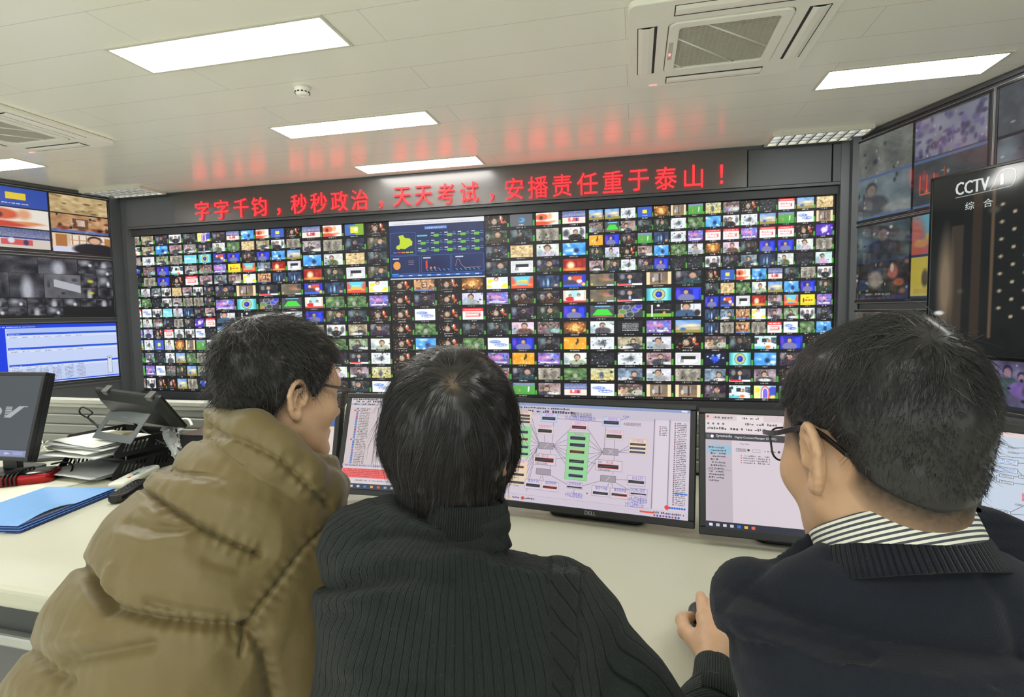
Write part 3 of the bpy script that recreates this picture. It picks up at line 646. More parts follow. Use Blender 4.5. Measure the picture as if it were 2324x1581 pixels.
b.box((x0, 5.17, 2.302), (x1, 5.30, 2.375)); b.box((x0, 5.17, .41), (x1, 5.30, .497)); b.box((x0, 5.17, .497), (-5.777, 5.30, 2.302)); b.box((1.677, 5.17, .497), (x1, 5.30, 2.302))
b.box((x0, 5.10, .385), (x1, 5.30, .41), 1)
b.box((-5.777, 5.206, .497), (1.677, 5.30, 2.302))
o = b.build('frame', [M_dark2, M_dark], vw); bevel(o, .004, 1)
b = MB(); b.box((-5.84, 5.14, 0), (1.74, 5.30, .385)); b.box((-5.84, 5.12, .0), (1.74, 5.14, .06)); b.build('plinth', M_dark2, vw)

sg = empty('led_sign', (-2.05, 5.15, 2.55), 0, 'long dark sign with glowing red Chinese lettering under the ceiling', 'sign')
M_board = mat('sign_board', (84, 82, 80), 0.3, 0.2, 0.03, 2.0)
b = MB(); b.box((-5.02, 5.12, 2.40), (.95, 5.28, 2.715)); b.build('board', M_board, sg)
b = MB(); b.box((-5.84, 5.14, 2.376), (1.74, 5.29, 2.398)); b.box((-5.84, 5.14, 2.716), (1.74, 5.29, CEIL-.002))
o = b.build('rail', M_dark, sg)
for a0, a1 in ((-5.70, -5.03), (.96, 1.62), (-5.84, -5.71), (1.63, 1.74)):
    b = MB(); b.box((a0, 5.135, 2.40), (a1, 5.28, 2.714)); o = b.build('end_panel', M_dark, sg); bevel(o, .003, 1)
CH = [('字', 458.5), ('字', 502.5), ('千', 547), ('钧', 588), ('，', 632), ('秒', 678), ('秒', 723), ('政', 770), ('治', 816), ('，', 864), ('天', 912.5), ('天', 960.5), ('考', 1011.5), ('试', 1064.5), ('，', 1116),
      ('安', 1167), ('播', 1221), ('责', 1275.5), ('任', 1333), ('重', 1390.5), ('于', 1449.5), ('泰', 1511), ('山', 1574), ('！', 1637.5)]
YS = 5.105
for ch, px in CH:
    py = 478-(px-458)*0.0700
    c = ony(px, py, YS)
    V, F = text_geo(ch, 0.02, 3, -.002); V = V.copy()
    ink0, ink1 = V.min(0), V.max(0); S = .218
    if ch == '，': ctr = np.array([(ink0[0]+ink1[0])/2, .36, 0])
    elif ch == '！': ctr = np.array([(ink0[0]+ink1[0])/2, (ink0[1]+ink1[1])/2, 0])
    else: ctr = np.array([(ink0[0]+ink1[0])/2, (ink0[1]+ink1[1])/2, 0])
    V = (V-ctr)*S
    b = MB(); b.add(np.stack([c[0]+V[:, 0]*.92, np.full(len(V), YS)-V[:, 2], c[2]+V[:, 1]], -1), F)
    b.build('character', M_red, sg)
# ------------------------------------------------------------------ displays on the side walls
def mosaic(rows, h, w, seed, gain=1.0, lift=(0, 0, 0), cover=.975, under=(16, 17, 20), bar=None):
    img = np.zeros((h, w, 3)); img[:] = under; n = len(rows)
    for i, row in enumerate(rows):
        m_ = len(row)
        for j, code in enumerate(row):
            y0 = int((i+.015)*h/n); y1 = int((i+cover-.03)*h/n); x0 = int((j+.01)*w/m_); x1 = int((j+cover)*w/m_)
            img[y0:y1, x0:x1] = paint(code, y1-y0, x1-x0, seed*77+i*7+j)*gain+np.asarray(lift)
            if bar: img[y1:int((i+1)*h/n), x0:x1] = bar
    return img
M_disp = mat('display_bezel', (30, 31, 33), 0.3, 0, 0.05)
M_silver = mat('silver_edge', (150, 152, 150), 0.3, 0.7, 0.04)
def wall_display(Mw, sgn, s0, s1, z0, z1, label, draw, group=None, gloss=False):
    """Mw: wall frame (x along the wall toward the viewer); sgn +1 where that runs to the right in the picture"""
    base = xf(Mw, (((s0 if sgn > 0 else s1)), 0, z0)); xr = Mw[:3, 0]*sgn; nrm = -Mw[:3, 1]
    F = np.eye(4); F[:3, 0] = xr; F[:3, 1] = (0, 0, 1); F[:3, 2] = nrm; F[:3, 3] = base
    W, H = s1-s0, z1-z0
    e = empty('wall_display', tuple(xf(F, (W/2, 0, 0))), 0, label, 'display', group)
    b = MB(F); bz = .016
    for a, c in (((0, 0), (W, bz+.006)), ((0, H-bz), (W, H)), ((0, bz), (bz, H-bz)), ((W-bz, bz), (W, H-bz))): b.box((a[0], a[1], .0), (c[0], c[1], .030))
    b.box((bz*.5, bz*.5, 0), (W-bz*.5, H-bz*.5, .022))
    o = b.build('bezel', M_disp, e); bevel(o, .003, 1)
    b = MB(F)
    for a, c in (((-.006, -.006), (W+.006, 0)), ((-.006, H), (W+.006, H+.006)), ((-.006, 0), (0, H)), ((W, 0), (W+.006, H))): b.box((a[0], a[1], .0), (c[0], c[1], .024))
    b.build('edge_strip', M_silver, e)
    S2 = F @ trans(bz, bz+.006, .0235)
    s = Screen(S2, W-2*bz, H-2*bz-.006); draw(s); s.build('screen', e, SCREEN_GLOSS if gloss else SCREEN)
    V, Fc = text_fit('SAMSUNG', None, .008, .0)
    b = MB(F); b.add(np.concatenate([V[:, :2]+[W/2-.03, .007], np.full((len(V), 1), .0305)], 1), Fc); b.build('lettering', M_silver, e)
    return e
ZR = [(2.05, 2.695), (1.375, 2.015), (.68, 1.325)]
def dl1(s):
    img = mosaic(['Bs', 'oH', 'CH'], 150, 240, 5, .92)
    t = Tile(47, 117, 9); t.a = img[101:148, 122:239]*.0+np.array((206, 190, 168)); t.noise(16); t.rect(.05, .05, .24, .7, (170, 112, 56)).rect(.3, .05, .9, .6, (226, 216, 206))
    for q in range(5): t.rect(.32+.12*q, .05, .34+.12*q, .6, (182, 130, 70))
    t.rect(.3, .3, .9, .34, (182, 130, 70)); t.rect(.9, .1, 1, .7, (176, 120, 64)); t.rect(0, .7, 1, 1, (206, 208, 226)); t.person(.72, .2, .62, (22, 24, 32), (214, 168, 140)); img[101:148, 122:239] = np.clip(t.a, 0, 255)
    s.raster(img)
def dl2(s):
    h, w = 150, 240; img = np.full((h, w, 3), 22.0); r = np.random.default_rng(3)
    cells = [(0, 0, .38, .28), (.38, 0, .7, .28), (.7, 0, .85, .14), (.7, .14, .85, .28), (.85, 0, 1, .14), (.85, .14, 1, .28), (0, .28, .16, .7), (.16, .28, .42, .7), (.42, .28, .72, .7), (.72, .28, .86, .5), (.72, .5, .86, .7), (.86, .28, 1, .5), (.86, .5, 1, .7)]
    cells += [(.14*i, .7, .14*(i+1), .85) for i in range(7)]+[(.14*i, .85, .14*(i+1), 1) for i in range(4)]
    for k_, (x0, y0, x1, y1) in enumerate(cells):
        hh, ww = int((y1-y0)*h)-1, int((x1-x0)*w)-1; t = Tile(hh, ww, k_+40); t.fill((52, 53, 60)).noise(46, 3, 4).grain(10)
        if k_ == 8: t.fill((92, 92, 98)).noise(22); kq = np.abs((t.Vv-.45)-(t.U-.5)*.35) < .16; t.a[kq & (t.U > .25) & (t.U < .98)] = (176, 178, 186); t.specks(5, (60, 60, 70), .05, .06)
        elif k_ % 3 == 1: t.blob(.5, .7, .16, .5, (172, 174, 184), .5)
        elif k_ % 3 == 2: t.blob(.4, .4, .24, .3, (150, 152, 160), .7).blob(.7, .7, .1, .2, (200, 202, 210), .4)
        if k_ in (9, 10): t.blob(.6, .5, .2, .12, (196, 184, 60), .4)
        img[int(y0*h):int(y0*h)+hh, int(x0*w):int(x0*w)+ww] = np.clip(t.a, 0, 255)
    s.raster(img)
def dl3(s):
    W, H = s.W, s.H; s.rect(0, 0, W, H, (196, 210, 244))
    X = lambda u: u*W; Y = lambda v: (1-v)*H
    s.rect(0, Y(.06), W, H, (24, 66, 220)); s.rect(0, 0, X(.10), Y(.06), (16, 60, 224)); s.scribble(X(.02), Y(.045), X(.3), .01, (220, 228, 250), 2)
    s.rect(X(.11), Y(.14), W, Y(.06), (170, 192, 240))
    for v in (.14, .38, .66): s.rect(X(.11), Y(v+.035), W, Y(v), (38, 84, 214)); s.scribble(X(.12), Y(v+.03), X(.08), .009, (226, 232, 250), int(v*100))
    for v in (.19, .43, .7): s.rect(X(.11), Y(v+.03), W, Y(v), (214, 224, 248)); [s.scribble(X(.13+.085*q), Y(v+.026), X(.05), .009, (90, 96, 120), q+int(v*50)) for q in range(7)]
    for q in range(9):
        v = .74+.024*q
        for c_ in range(6): s.scribble(X(.13+.1*c_), Y(v+.016), X(.07), .008, (96, 100, 120), q*9+c_)
        s.rect(X(.12), Y(v+.02), X(.9), Y(v+.0185), (150, 160, 190))
    s.rect(X(.11), Y(.985), W, Y(.965), (30, 80, 220)); s.rect(X(.9), Y(.93), X(.94), Y(.62), (214, 220, 236)); s.outline(X(.9), Y(.93), X(.94), Y(.62), .003, (60, 66, 90)); s.rect(X(.912), Y(.66), X(.928), Y(.645), (30, 34, 50))
for z, dr, lb in ((ZR[0], dl1, 'top display on the left wall showing six television pictures'), (ZR[1], dl2, 'middle display on the left wall showing grey security camera pictures'), (ZR[2], dl3, 'bottom display on the left wall showing a blue and white table program')):
    wall_display(ML, -1, .115, 1.225, z[0], z[1], lb, dr)
def mos(rows, seed, g, lift, bar=None): return lambda s: s.raster(mosaic(rows, 130, 220, seed, g, lift, bar=bar))
def dr1(s):
    img = mosaic(['Id', 'gE'], 130, 220, 3, .34, (48, 52, 52), bar=(74, 92, 126))
    t = Tile(56, 104, 5); t.fill((112, 115, 128)).noise(14); [t.person(t.r.uniform(0, 1), t.r.uniform(.25, .55), .34, (84, 80, 112), (130, 116, 112)) for _ in range(0)]; t.specks(60, (84, 80, 112), .035, .07).specks(30, (140, 126, 128), .012, .03); img[3:59, 112:216] = np.clip(t.a, 0, 255)
    s.raster(img)
    for x0 in (.55, .6, .65): s.rect(s.W*x0, s.H*.14, s.W*(x0+.006), s.H*.36, (190, 84, 50))
    s.rect(s.W*.55, s.H*.14, s.W*.656, s.H*.155, (190, 84, 50)); s.rect(s.W*.47, s.H*.3, s.W*.476, s.H*.46, (190, 84, 50)); s.rect(s.W*.72, s.H*.16, s.W*.726, s.H*.4, (150, 70, 46))
rl = [('top display on the right wall nearest the corner, purple crowd picture', dr1, 0, 0),
      ('second display down on the right wall, beside the upright black television', mos(['dy', 'DY'], 8, .55, (26, 29, 30), (40, 50, 74)), 0, 1),
      ('bottom display on the right wall nearest the corner, behind the person in navy', mos(['gd', 'dE'], 12, .5, (14, 16, 18)), 0, 2),
      ('top display cut off by the right frame edge, round blue and orange banner', mos(['Ey', 'dP'], 15, .5, (46, 50, 52)), 1, 0),
      ('display hidden mostly behind the upright black television', mos(['dE', 'Pd'], 18, .5, (14, 16, 18)), 1, 1),
      ('bottom display at the right frame edge showing pale blue people pictures', mos(['pG7', '7pu'], 21, .72, (8, 12, 40), (26, 40, 56)), 1, 2)]
for lb, dr, c, r_ in rl:
    s0 = .035+c*1.125
    wall_display(MR, 1, s0, s0+1.11, ZR[r_][0]-.03*(r_ == 0), ZR[r_][1]-.012, lb, dr, gloss=True)

# ------------------------------------------------------------------ desk and the slatted screen along its back
M_desk = mat('pale_desk_laminate', (190, 189, 171), 0.38, 0, 0.015, 6.0)
M_slat = mat('grey_slat_panel', (146, 147, 142), 0.42, 0.25, 0.04, 5.0)
M_cap = mat('light_metal_cap', (206, 206, 196), 0.35, 0.3, 0.04)
desk = empty('control_desk', (-.8, 1.4, 0), 0, 'long pale curved control desk under the row of monitors', 'desk')
front = spline([(-3.4, .905), (-2.2, .90), (-1.3, .882), (-.7, .84), (-.1, .775), (.4, .73), (.85, .62), (1.12, .30), (1.22, -.15)], 6)
back = [(-3.4, 2.02), (.92, 2.02), (1.80, .70), (2.2, -.15)]
b = MB(); b.prism([tuple(p) for p in front]+[back[3], back[2], back[1], back[0]], DESK-.05, DESK); o = b.build('desktop', M_desk, desk); bevel(o, .016, 4, 50)
b = MB()                                                          # recessed apron and front panels
ap = [(x, y+.05) for x, y in front if x < 1.0]; ap2 = [(x, y+.09) for x, y in front if x < 1.0]
b.prism([tuple(p) for p in ap]+[tuple(p) for p in ap2[::-1]], .615, DESK-.0505); b.build('apron', M_dark2, desk)
b = MB(); b.prism([(x, y-.02) for x, y in ap]+[(x, y+.06) for x, y in ap[::-1]], .585, .614); o = b.build('rail', M_alu, desk); bevel(o, .006, 2)
apl = [q for q in ap if q[0] < -1.3]
b = MB(); b.prism([(x, y+.03) for x, y in apl]+[(x, y+.05) for x, y in apl[::-1]], .03, .584); b.build('front_panel', mat('mid_grey_panel', (92, 93, 94), .5), desk)
b = MB(); b.prism([(x, y-.01) for x, y in apl]+[(x, y+.03) for x, y in apl[::-1]], .30, .335); o = b.build('foot_rail', M_alu, desk); bevel(o, .005, 2)
for xx in (-3.3, .88): b = MB(); b.box((xx-.02, 1.1, 0), (xx+.02, 1.95, .70)); b.build('side_panel', M_dark2, desk)
def slat_screen(p0, p1, top, parent):
    p0 = np.array([*p0, 0.0]); p1 = np.array([*p1, 0.0]); L = np.linalg.norm(p1-p0); F = np.eye(4); F[:3, 0] = (p1-p0)/L; F[:3, 1] = np.cross((0, 0, 1), F[:3, 0]); F[:3, 3] = p0
    b = MB(F); z = DESK+.0005
    while z < top-.05:
        b.loft([[(x, .004, z), (x, 0, z+.006), (x, 0, z+.040), (x, .004, z+.046), (x, .02, z+.046), (x, .02, z)] for x in (0, L)], smooth=False); z += .049
    b.box((0, .006, .30), (L, .03, top-.02), 1)
    b.build('slat_panel', [M_slat, M_dark2], parent)
    b = MB(F); b.box((0, -.014, top-.022), (L, .036, top)); b.box((0, -.006, top-.040), (L, .03, top-.022)); o = b.build('cap_rail', M_cap, parent); bevel(o, .004, 2)
ss = empty('slatted_screen', (-1, 2.02, DESK), 0, 'low grey slatted metal panel along the back of the desk', 'panel')
slat_screen((-3.4, 2.03), (.92, 2.03), .972, ss)
slat_screen((.93, 2.02), (1.80, .71), .972, ss)

# ------------------------------------------------------------------ desk monitors
M_logo = mat('logo_grey', (170, 172, 176), .35, .4)
def desk_monitor(TL, yaw, label, draw, tilt=19.5, W=.518, H=.2914, logo='DELL', bz=.0165, gloss=False, stand_h=None, name='desk_monitor', grp=None, bs=1.0):
    a = math.radians(yaw); t = math.radians(tilt); TL = np.asarray(TL, float)
    ex = np.array([math.cos(a), math.sin(a), 0]); bk = np.array([-math.sin(a), math.cos(a), 0]); up = math.cos(t)*np.array([0, 0, 1.])+math.sin(t)*bk
    F = np.eye(4); F[:3, 0] = ex; F[:3, 1] = up; F[:3, 2] = np.cross(ex, up); F[:3, 3] = TL-up*H
    mid = xf(F, (W/2, H/2, -.05)); foot = mid+bk*.05; foot[2] = DESK
    e = empty(name, tuple(foot), a, label, 'monitor', grp)
    b = MB(F); bb = bz*1.15
    for p, q in (((-bz, -bb), (W+bz, 0)), ((-bz, H), (W+bz, H+bz)), ((-bz, 0), (0, H)), ((W, 0), (W+bz, H))): b.box((p[0], p[1], -.012), (q[0], q[1], .004))
    b.box((-bz, -bb, -.034), (W+bz, H+bz, -.0125))
    o = b.build('bezel', M_bezel, e); bevel(o, .0025, 2)
    b = MB(F); sec = [rrect(-bz+i*.05, -bb+i*.035, W+bz-i*.05, H+bz-i*.035, .02, 3) for i in (0, 1, 1.6)]
    b.loft([[(x, y, z) for x, y in sc_] for sc_, z in zip(sec, (-.0342, -.048, -.056))]); b.build('back_shell', M_black, e)
    s = Screen(F @ trans(0, 0, .0005), W, H); s.F_ = F; draw(s); s.build('screen', e, SCREEN_GLOSS if gloss else SCREEN)
    if logo:
        V, Fc = text_fit(logo, None, bb*.52, 0); V[:, 0] -= V[:, 0].max()/2
        b = MB(F); b.add(np.concatenate([V[:, :2]+[W/2, -bb*.78], np.full((len(V), 1), .0045)], 1), Fc); b.build('logo', M_logo, e)
    M0 = rotz(a, tuple(foot))
    b = MB(M0); zc = mid[2]-DESK
    b.box((-.035, -.015, .012), (.035, .012, zc+.05)); b.box((-.045, -.05, zc-.045), (.045, -.010, zc+.045)); o = b.build('stand_neck', M_black, e); bevel(o, .004, 2)
    b = MB(M0); b.prism(rrect(-.14*bs, -.11*bs, .14*bs, .08, .03, 5), .0, .013); o = b.build('stand_base', M_black, e); bevel(o, .004, 2)
    return e, F
def scr_uv(F, x, y):
    """sight line through picture point -> the screen's own coordinates"""
    p = onplane(x, y, F[:3, 3], F[:3, 2])-F[:3, 3]; return np.array([p @ F[:3, 0], p @ F[:3, 1]])

PINK = (214, 200, 206)
def draw_A(s):
    W, H = s.W, s.H; Q = lambda cx_, cy_: scr_uv(s.F_, 720+cx_/4.648, 870+cy_/4.648)
    s.rect(0, 0, W, H, (216, 204, 206)); X = lambda u: u*W; Y = lambda v: (1-v)*H
    s.rect(0, Y(.03), W, H, (206, 198, 200)); s.scribble(X(.01), Y(.022), X(.35), .006, (70, 70, 80), 1)
    s.rect(0, Y(.085), W, Y(.055), (184, 182, 196)); s.scribble(X(.02), Y(.05), X(.3), .007, (80, 80, 90), 2); s.scribble(X(.02), Y(.08), X(.5), .007, (96, 96, 110), 3)
    s.rect(0, Y(.735), X(.2), Y(.10), (206, 192, 194)); s.rect(X(.192), Y(.735), X(.2), Y(.10), (150, 144, 150))
    for i in range(34):
        v = .115+.0183*i; ind = .045 if i not in (1, 19) else .028
        c = (206, 64, 60) if i in (1, 3, 5, 14, 19, 25) else (62, 112, 186)
        s.rect(X(ind), Y(v+.014), X(ind+.014), Y(v), c); s.scribble(X(ind+.025), Y(v+.013), X(.07), .0036, (66, 64, 72), i+10)
    for i, (v, c) in enumerate(((.14, (200, 60, 50)), (.235, (60, 112, 190)), (.33, (60, 112, 190)), (.42, (60, 112, 190)))):
        s.rect(X(.255), Y(v+.05), X(.29), Y(v), c); s.rect(X(.262), Y(v+.035), X(.283), Y(v+.012), (226, 220, 226)); s.scribble(X(.24), Y(v+.068), X(.07), .004, (80, 76, 84), i)
        s.rect(X(.455), Y(v+.05), X(.49), Y(v), c); s.scribble(X(.44), Y(v+.068), X(.07), .004, (80, 76, 84), i+9)
    s.rect(0, Y(.765), W, Y(.735), (190, 182, 198)); s.scribble(X(.02), Y(.76), X(.6), .005, (110, 104, 120), 77)
    s.rect(0, Y(.885), W, Y(.785), (236, 110, 108))
    for i in range(5): s.scribble(X(.01), Y(.80+.018*i), X(.6), .0035, (170, 60, 64), i+50); s.rect(0, Y(.786+.02*i), W, Y(.7845+.02*i), (206, 84, 86))
    s.rect(0, Y(.925), W, Y(.885), (214, 204, 212)); s.scribble(X(.1), Y(.918), X(.3), .005, (130, 124, 136), 70)
    s.rect(0, 0, W, Y(.945), (52, 62, 78))
    for i, c in enumerate(((226, 226, 230), (200, 200, 204), (200, 204, 210), (60, 120, 210), (226, 160, 70), (226, 80, 60), (160, 164, 170), (200, 204, 210), (206, 60, 60))): s.rect(X(.03+.045*i), Y(.985), X(.048+.045*i), Y(.962), c)
def draw_A0(s):
    W, H = s.W, s.H; X = lambda u: u*W; Y = lambda v: (1-v)*H
    s.rect(0, 0, W, H, (226, 208, 206)); s.rect(0, Y(.18), W, H, (36, 84, 160)); s.rect(0, Y(.245), W, Y(.18), (228, 222, 224)); s.scribble(X(.9), Y(.235), X(.06), .01, (80, 80, 90), 4)
    s.rect(0, Y(.33), W, Y(.245), (52, 110, 196)); s.scribble(X(.8), Y(.30), X(.12), .008, (150, 190, 240), 5); s.rect(0, Y(.37), W, Y(.33), (230, 206, 168)); s.rect(0, 0, W, Y(.80), (78, 134, 204))
def draw_B(s):
    W, H = s.W, s.H; s.rect(0, 0, W, H, (208, 196, 210))
    Q = lambda x, y: scr_uv(s.F_, 1120+x/4.392, 880+y/4.392)
    X = lambda u: u*W; Y = lambda v: (1-v)*H
    s.rect(0, Y(.028), W, H, (140, 156, 196)); s.rect(0, Y(.125), W, Y(.028), (196, 188, 202)); s.scribble(X(.02), Y(.058), X(.32), .006, (70, 70, 90), 1); s.scribble(X(.07), Y(.098), X(.3), .009, (66, 60, 80), 2)
    s.rect(X(.955), Y(.022), X(.985), Y(.004), (226, 224, 232))
    def box(x0, y0, x1, y1, fill, edge=None):
        a = Q(x0, y0); c = Q(x1, y1); s.rect(a[0], c[1], c[0], a[1], fill)
        if edge: s.outline(a[0], c[1], c[0], a[1], .0012, edge)
        return a, c
    def dev(x0, y0, x1, y1, edge=(60, 60, 66), fill=(40, 42, 50)):
        box(x0, y0, x1, y1, fill, edge); a = Q(x0, (y0+y1)/2); c = Q(x1, (y0+y1)/2); s.line(a+np.array([.003, 0]), c-np.array([.003, 0]), .0012, (96, 98, 106))
    def txt(t, x0, y0, x1, y1, c):
        a = Q(x0, y1); d = Q(x1, y0); s.text(t, a[0], a[1], c, w=d[0]-a[0], h=d[1]-a[1])
    def ln(x0, y0, x1, y1): s.line(Q(x0, y0), Q(x1, y1), .0011, (110, 104, 116))
    CREAM, GREEN, BLUEB, PINKT, RED, BLUE = (228, 206, 180), (150, 208, 150), (190, 200, 228), (206, 96, 196), (226, 60, 50), (58, 70, 190)
    ln(345, 290, 460, 560)
    for y in (250, 350, 440, 510, 585, 650, 720, 790): ln(370-(y-250)*.11, y, 460, 570)
    for y in (640, 700, 790, 870): ln(330, y+160, 440, 590)
    for y in (400, 500, 570, 640, 700, 770, 840): ln(595, 575, 775, y)
    for y in (390, 500, 570, 660, 720, 800, 860): ln(930, y, 1090, 640)
    for y in (560, 600, 640): ln(1245, 640, 1360, y+10)
    ln(510, 470, 510, 540); ln(600, 340, 590, 545); ln(570, 620, 565, 800); ln(630, 305, 1095, 340); ln(1120, 385, 1105, 590); ln(1210, 515, 1200, 760); ln(1195, 840, 1190, 860); ln(600, 710, 760, 690); ln(910, 720, 1040, 765)
    ln(475, 870, 465, 910); ln(490, 870, 500, 925); ln(570, 870, 735, 960); ln(890, 975, 1070, 925); ln(1220, 915, 1340, 918); ln(1150, 945, 1140, 980); ln(1180, 945, 1190, 1000); ln(1220, 945, 1360, 1020); ln(805, 1010, 800, 1050); ln(1420, 1075, 1418, 1100); ln(1470, 1080, 1465, 1150); ln(1250, 330, 1340, 295)
    box(190, 222, 375, 360, CREAM, (200, 180, 160)); [dev(230, y, 362, y+24) for y in (262, 293, 326)]; txt('T转码1', 275, 232, 350, 250, PINKT)
    box(165, 372, 358, 695, GREEN); [dev(175, y, 342, y+34, ed) for y, ed in ((420, (70, 80, 110)), (490, (210, 90, 70)), (568, (70, 80, 110)), (636, (60, 60, 70)))]; txt('高清', 270, 378, 330, 398, (150, 196, 170))
    box(140, 712, 322, 975, CREAM, (200, 180, 160)); txt('入DCM8', 225, 722, 312, 744, PINKT); [dev(150, y, 302, y+36, ed) for y, ed in ((765, (230, 120, 80)), (842, (90, 80, 80)), (922, (90, 80, 80)))]
    for y in (883, 962): a = Q(175, y+10); s.scribble(a[0], a[1], .025, .003, (60, 50, 50), y)
    box(482, 248, 632, 345, BLUEB, (150, 160, 200)); dev(490, 288, 616, 322); txt('微复用主', 518, 258, 602, 282, PINKT)
    box(440, 372, 595, 465, (222, 206, 200), (190, 170, 170)); dev(450, 410, 580, 448); txt('总编清转码1', 450, 376, 580, 398, PINKT)
    box(458, 542, 596, 615, (160, 150, 160), (120, 112, 122)); s.line(Q(505, 600), Q(550, 556), .0012, (210, 204, 214))
    a, c = box(408, 652, 618, 778, (212, 200, 212), (150, 140, 150)); dev(418, 690, 598, 745, (226, 70, 50)); txt('DCM', 420, 664, 458, 682, (40, 40, 50)); txt('核心主', 482, 664, 552, 688, RED); txt('CORE-A (DCM2)', 415, 748, 540, 766, (40, 36, 44))
    box(430, 800, 570, 872, (160, 150, 160), (120, 112, 122))
    box(318, 905, 475, 1015, (214, 202, 214), (160, 150, 160)); dev(330, 950, 462, 990); txt('推流卡书1', 345, 912, 455, 936, BLUE)
    box(482, 928, 645, 1038, (214, 202, 214), (160, 150, 160)); dev(496, 972, 632, 1010, (226, 90, 60)); txt('媒资网闸1', 518, 934, 632, 958, BLUE)
    txt('直播平台总拓扑', 770, 252, 985, 284, (40, 40, 48)); txt('3卡-4口送电信电视塔(媒集台)', 710, 288, 1022, 322, BLUE)
    box(778, 330, 938, 430, (220, 204, 214), (170, 160, 190)); dev(786, 374, 924, 414, (226, 90, 70)); txt('云媒到OTN', 805, 342, 920, 366, PINKT)
    box(745, 438, 928, 928, GREEN, (120, 180, 120)); txt('编码器组', 806, 450, 902, 474, PINKT)
    for y, ed in ((482, (70, 80, 120)), (550, (70, 80, 120)), (618, (226, 130, 60)), (712, (70, 70, 80)), (782, (70, 80, 120)), (856, (80, 110, 150))): dev(770-(y-482)*.05, y, 916-(y-482)*.07, y+40, ed)
    box(736, 936, 888, 1012, (212, 200, 214), (160, 150, 170)); txt('DCM30加扰', 752, 942, 880, 966, BLUE); dev(738, 976, 880, 1002); txt('4卡6口送电视台', 716, 1050, 890, 1082, BLUE)
    box(1095, 288, 1262, 388, BLUEB, (150, 160, 200)); dev(1104, 328, 1248, 366); txt('微复用备', 1145, 300, 1240, 324, PINKT); txt('水视高清回传信号', 1296, 352, 1472, 376, (50, 46, 56)); txt('机顶盒', 1290, 280, 1356, 294, BLUE)
    box(1122, 420, 1290, 520, (222, 206, 200), (190, 170, 170)); dev(1130, 464, 1276, 504); txt('OU标清转码备', 1130, 430, 1278, 452, PINKT)
    box(1356, 505, 1526, 668, CREAM, (200, 180, 160)); txt('OTT转码备', 1380, 516, 1500, 540, PINKT); dev(1366, 550, 1516, 578); dev(1362, 590, 1514, 618, fill=(40, 50, 100)); dev(1360, 628, 1512, 656, fill=(40, 50, 100))
    box(1095, 600, 1242, 675, (160, 150, 160), (120, 112, 122)); s.line(Q(1145, 660), Q(1195, 612), .0012, (210, 204, 214)); s.line(Q(1145, 612), Q(1195, 660), .0012, (210, 204, 214))
    box(1022, 712, 1280, 838, (212, 200, 212), (150, 140, 150)); dev(1044, 756, 1246, 812, (226, 70, 50)); txt('DCM', 1046, 732, 1082, 748, (40, 40, 50)); txt('核心备', 1126, 730, 1198, 754, RED); txt('CORE-B (DCM2)', 1042, 812, 1162, 830, (40, 36, 44))
    box(1070, 868, 1218, 944, (160, 150, 160), (120, 112, 122)); s.line(Q(1120, 928), Q(1165, 884), .0012, (210, 204, 214))
    box(1338, 870, 1512, 985, (212, 200, 214), (160, 150, 170)); txt('DS3上行', 1386, 886, 1490, 914, BLUE); dev(1348, 918, 1500, 958)
    box(985, 972, 1152, 1088, (214, 202, 214), (160, 150, 160)); txt('推流卡书备', 1016, 984, 1140, 1010, BLUE); dev(996, 1030, 1140, 1068)
    box(1168, 996, 1338, 1112, (214, 202, 214), (160, 150, 160)); txt('媒资网闸备', 1202, 1004, 1330, 1030, BLUE); dev(1180, 1046, 1330, 1086, (226, 90, 60))
    box(1360, 996, 1532, 1088, (212, 200, 214), (160, 150, 170)); txt('DCM31加扰', 1370, 1004, 1512, 1032, BLUE); dev(1370, 1044, 1522, 1070)
    txt('4卡6口送电视台', 1346, 1098, 1534, 1132, BLUE); txt('2卡1口送长江云', 1312, 1146, 1500, 1182, BLUE)
    # tool panes on the right
    s.rect(X(.815), Y(.93), X(.82), Y(.10), (140, 132, 146)); s.rect(X(.895), Y(.93), X(.9), Y(.10), (140, 132, 146)); s.rect(X(.825), Y(.93), X(.893), Y(.11), (214, 204, 216)); s.rect(X(.905), Y(.93), X(.995), Y(.11), (212, 202, 214))
    for i in range(6): s.rect(X(.845), Y(.165+.016*i+.01), X(.851), Y(.165+.016*i), (60, 90, 170) if i % 2 else (200, 60, 60)); s.scribble(X(.856), Y(.176+.016*i), X(.028), .0035, (60, 56, 70), i+300)
    for i in range(46):
        v = .125+.0165*i; sel = i == 39
        if sel: s.rect(X(.93), Y(v+.014), X(.995), Y(v-.001), (70, 130, 220))
        s.rect(X(.922), Y(v+.011), X(.929), Y(v+.002), (200, 70, 60) if i % 4 == 0 else (70, 66, 80)); s.scribble(X(.934), Y(v+.011), X(.05), .0032, (52, 48, 62), i+100)
    s.rect(0, Y(.935), X(.81), Y(.933), (150, 142, 156)); s.rect(0, Y(.985), W, Y(.945), (204, 194, 208)); s.rect(X(.02), Y(.978), X(.032), Y(.958), (226, 190, 60)); s.scribble(X(.04), Y(.975), X(.05), .006, (60, 56, 66), 410); s.disc((X(.11), Y(.967)), .005, (214, 70, 60)); s.scribble(X(.12), Y(.975), X(.06), .006, (60, 56, 66), 411)
    s.rect(X(.76), Y(.972), X(.83), Y(.956), (226, 80, 70)); s.scribble(X(.83), Y(.968), X(.15), .006, (70, 66, 80), 412)
    for i in range(9): s.disc((X(.835+.015*i), Y(.985)), .0028, (60, 80, 180) if i % 3 else (200, 70, 70))
    s.disc((X(.895), Y(.905)), .006, (226, 70, 60)); [s.disc((X(.91+.012*i), Y(.905)), .003, (60, 110, 200)) for i in range(7)]
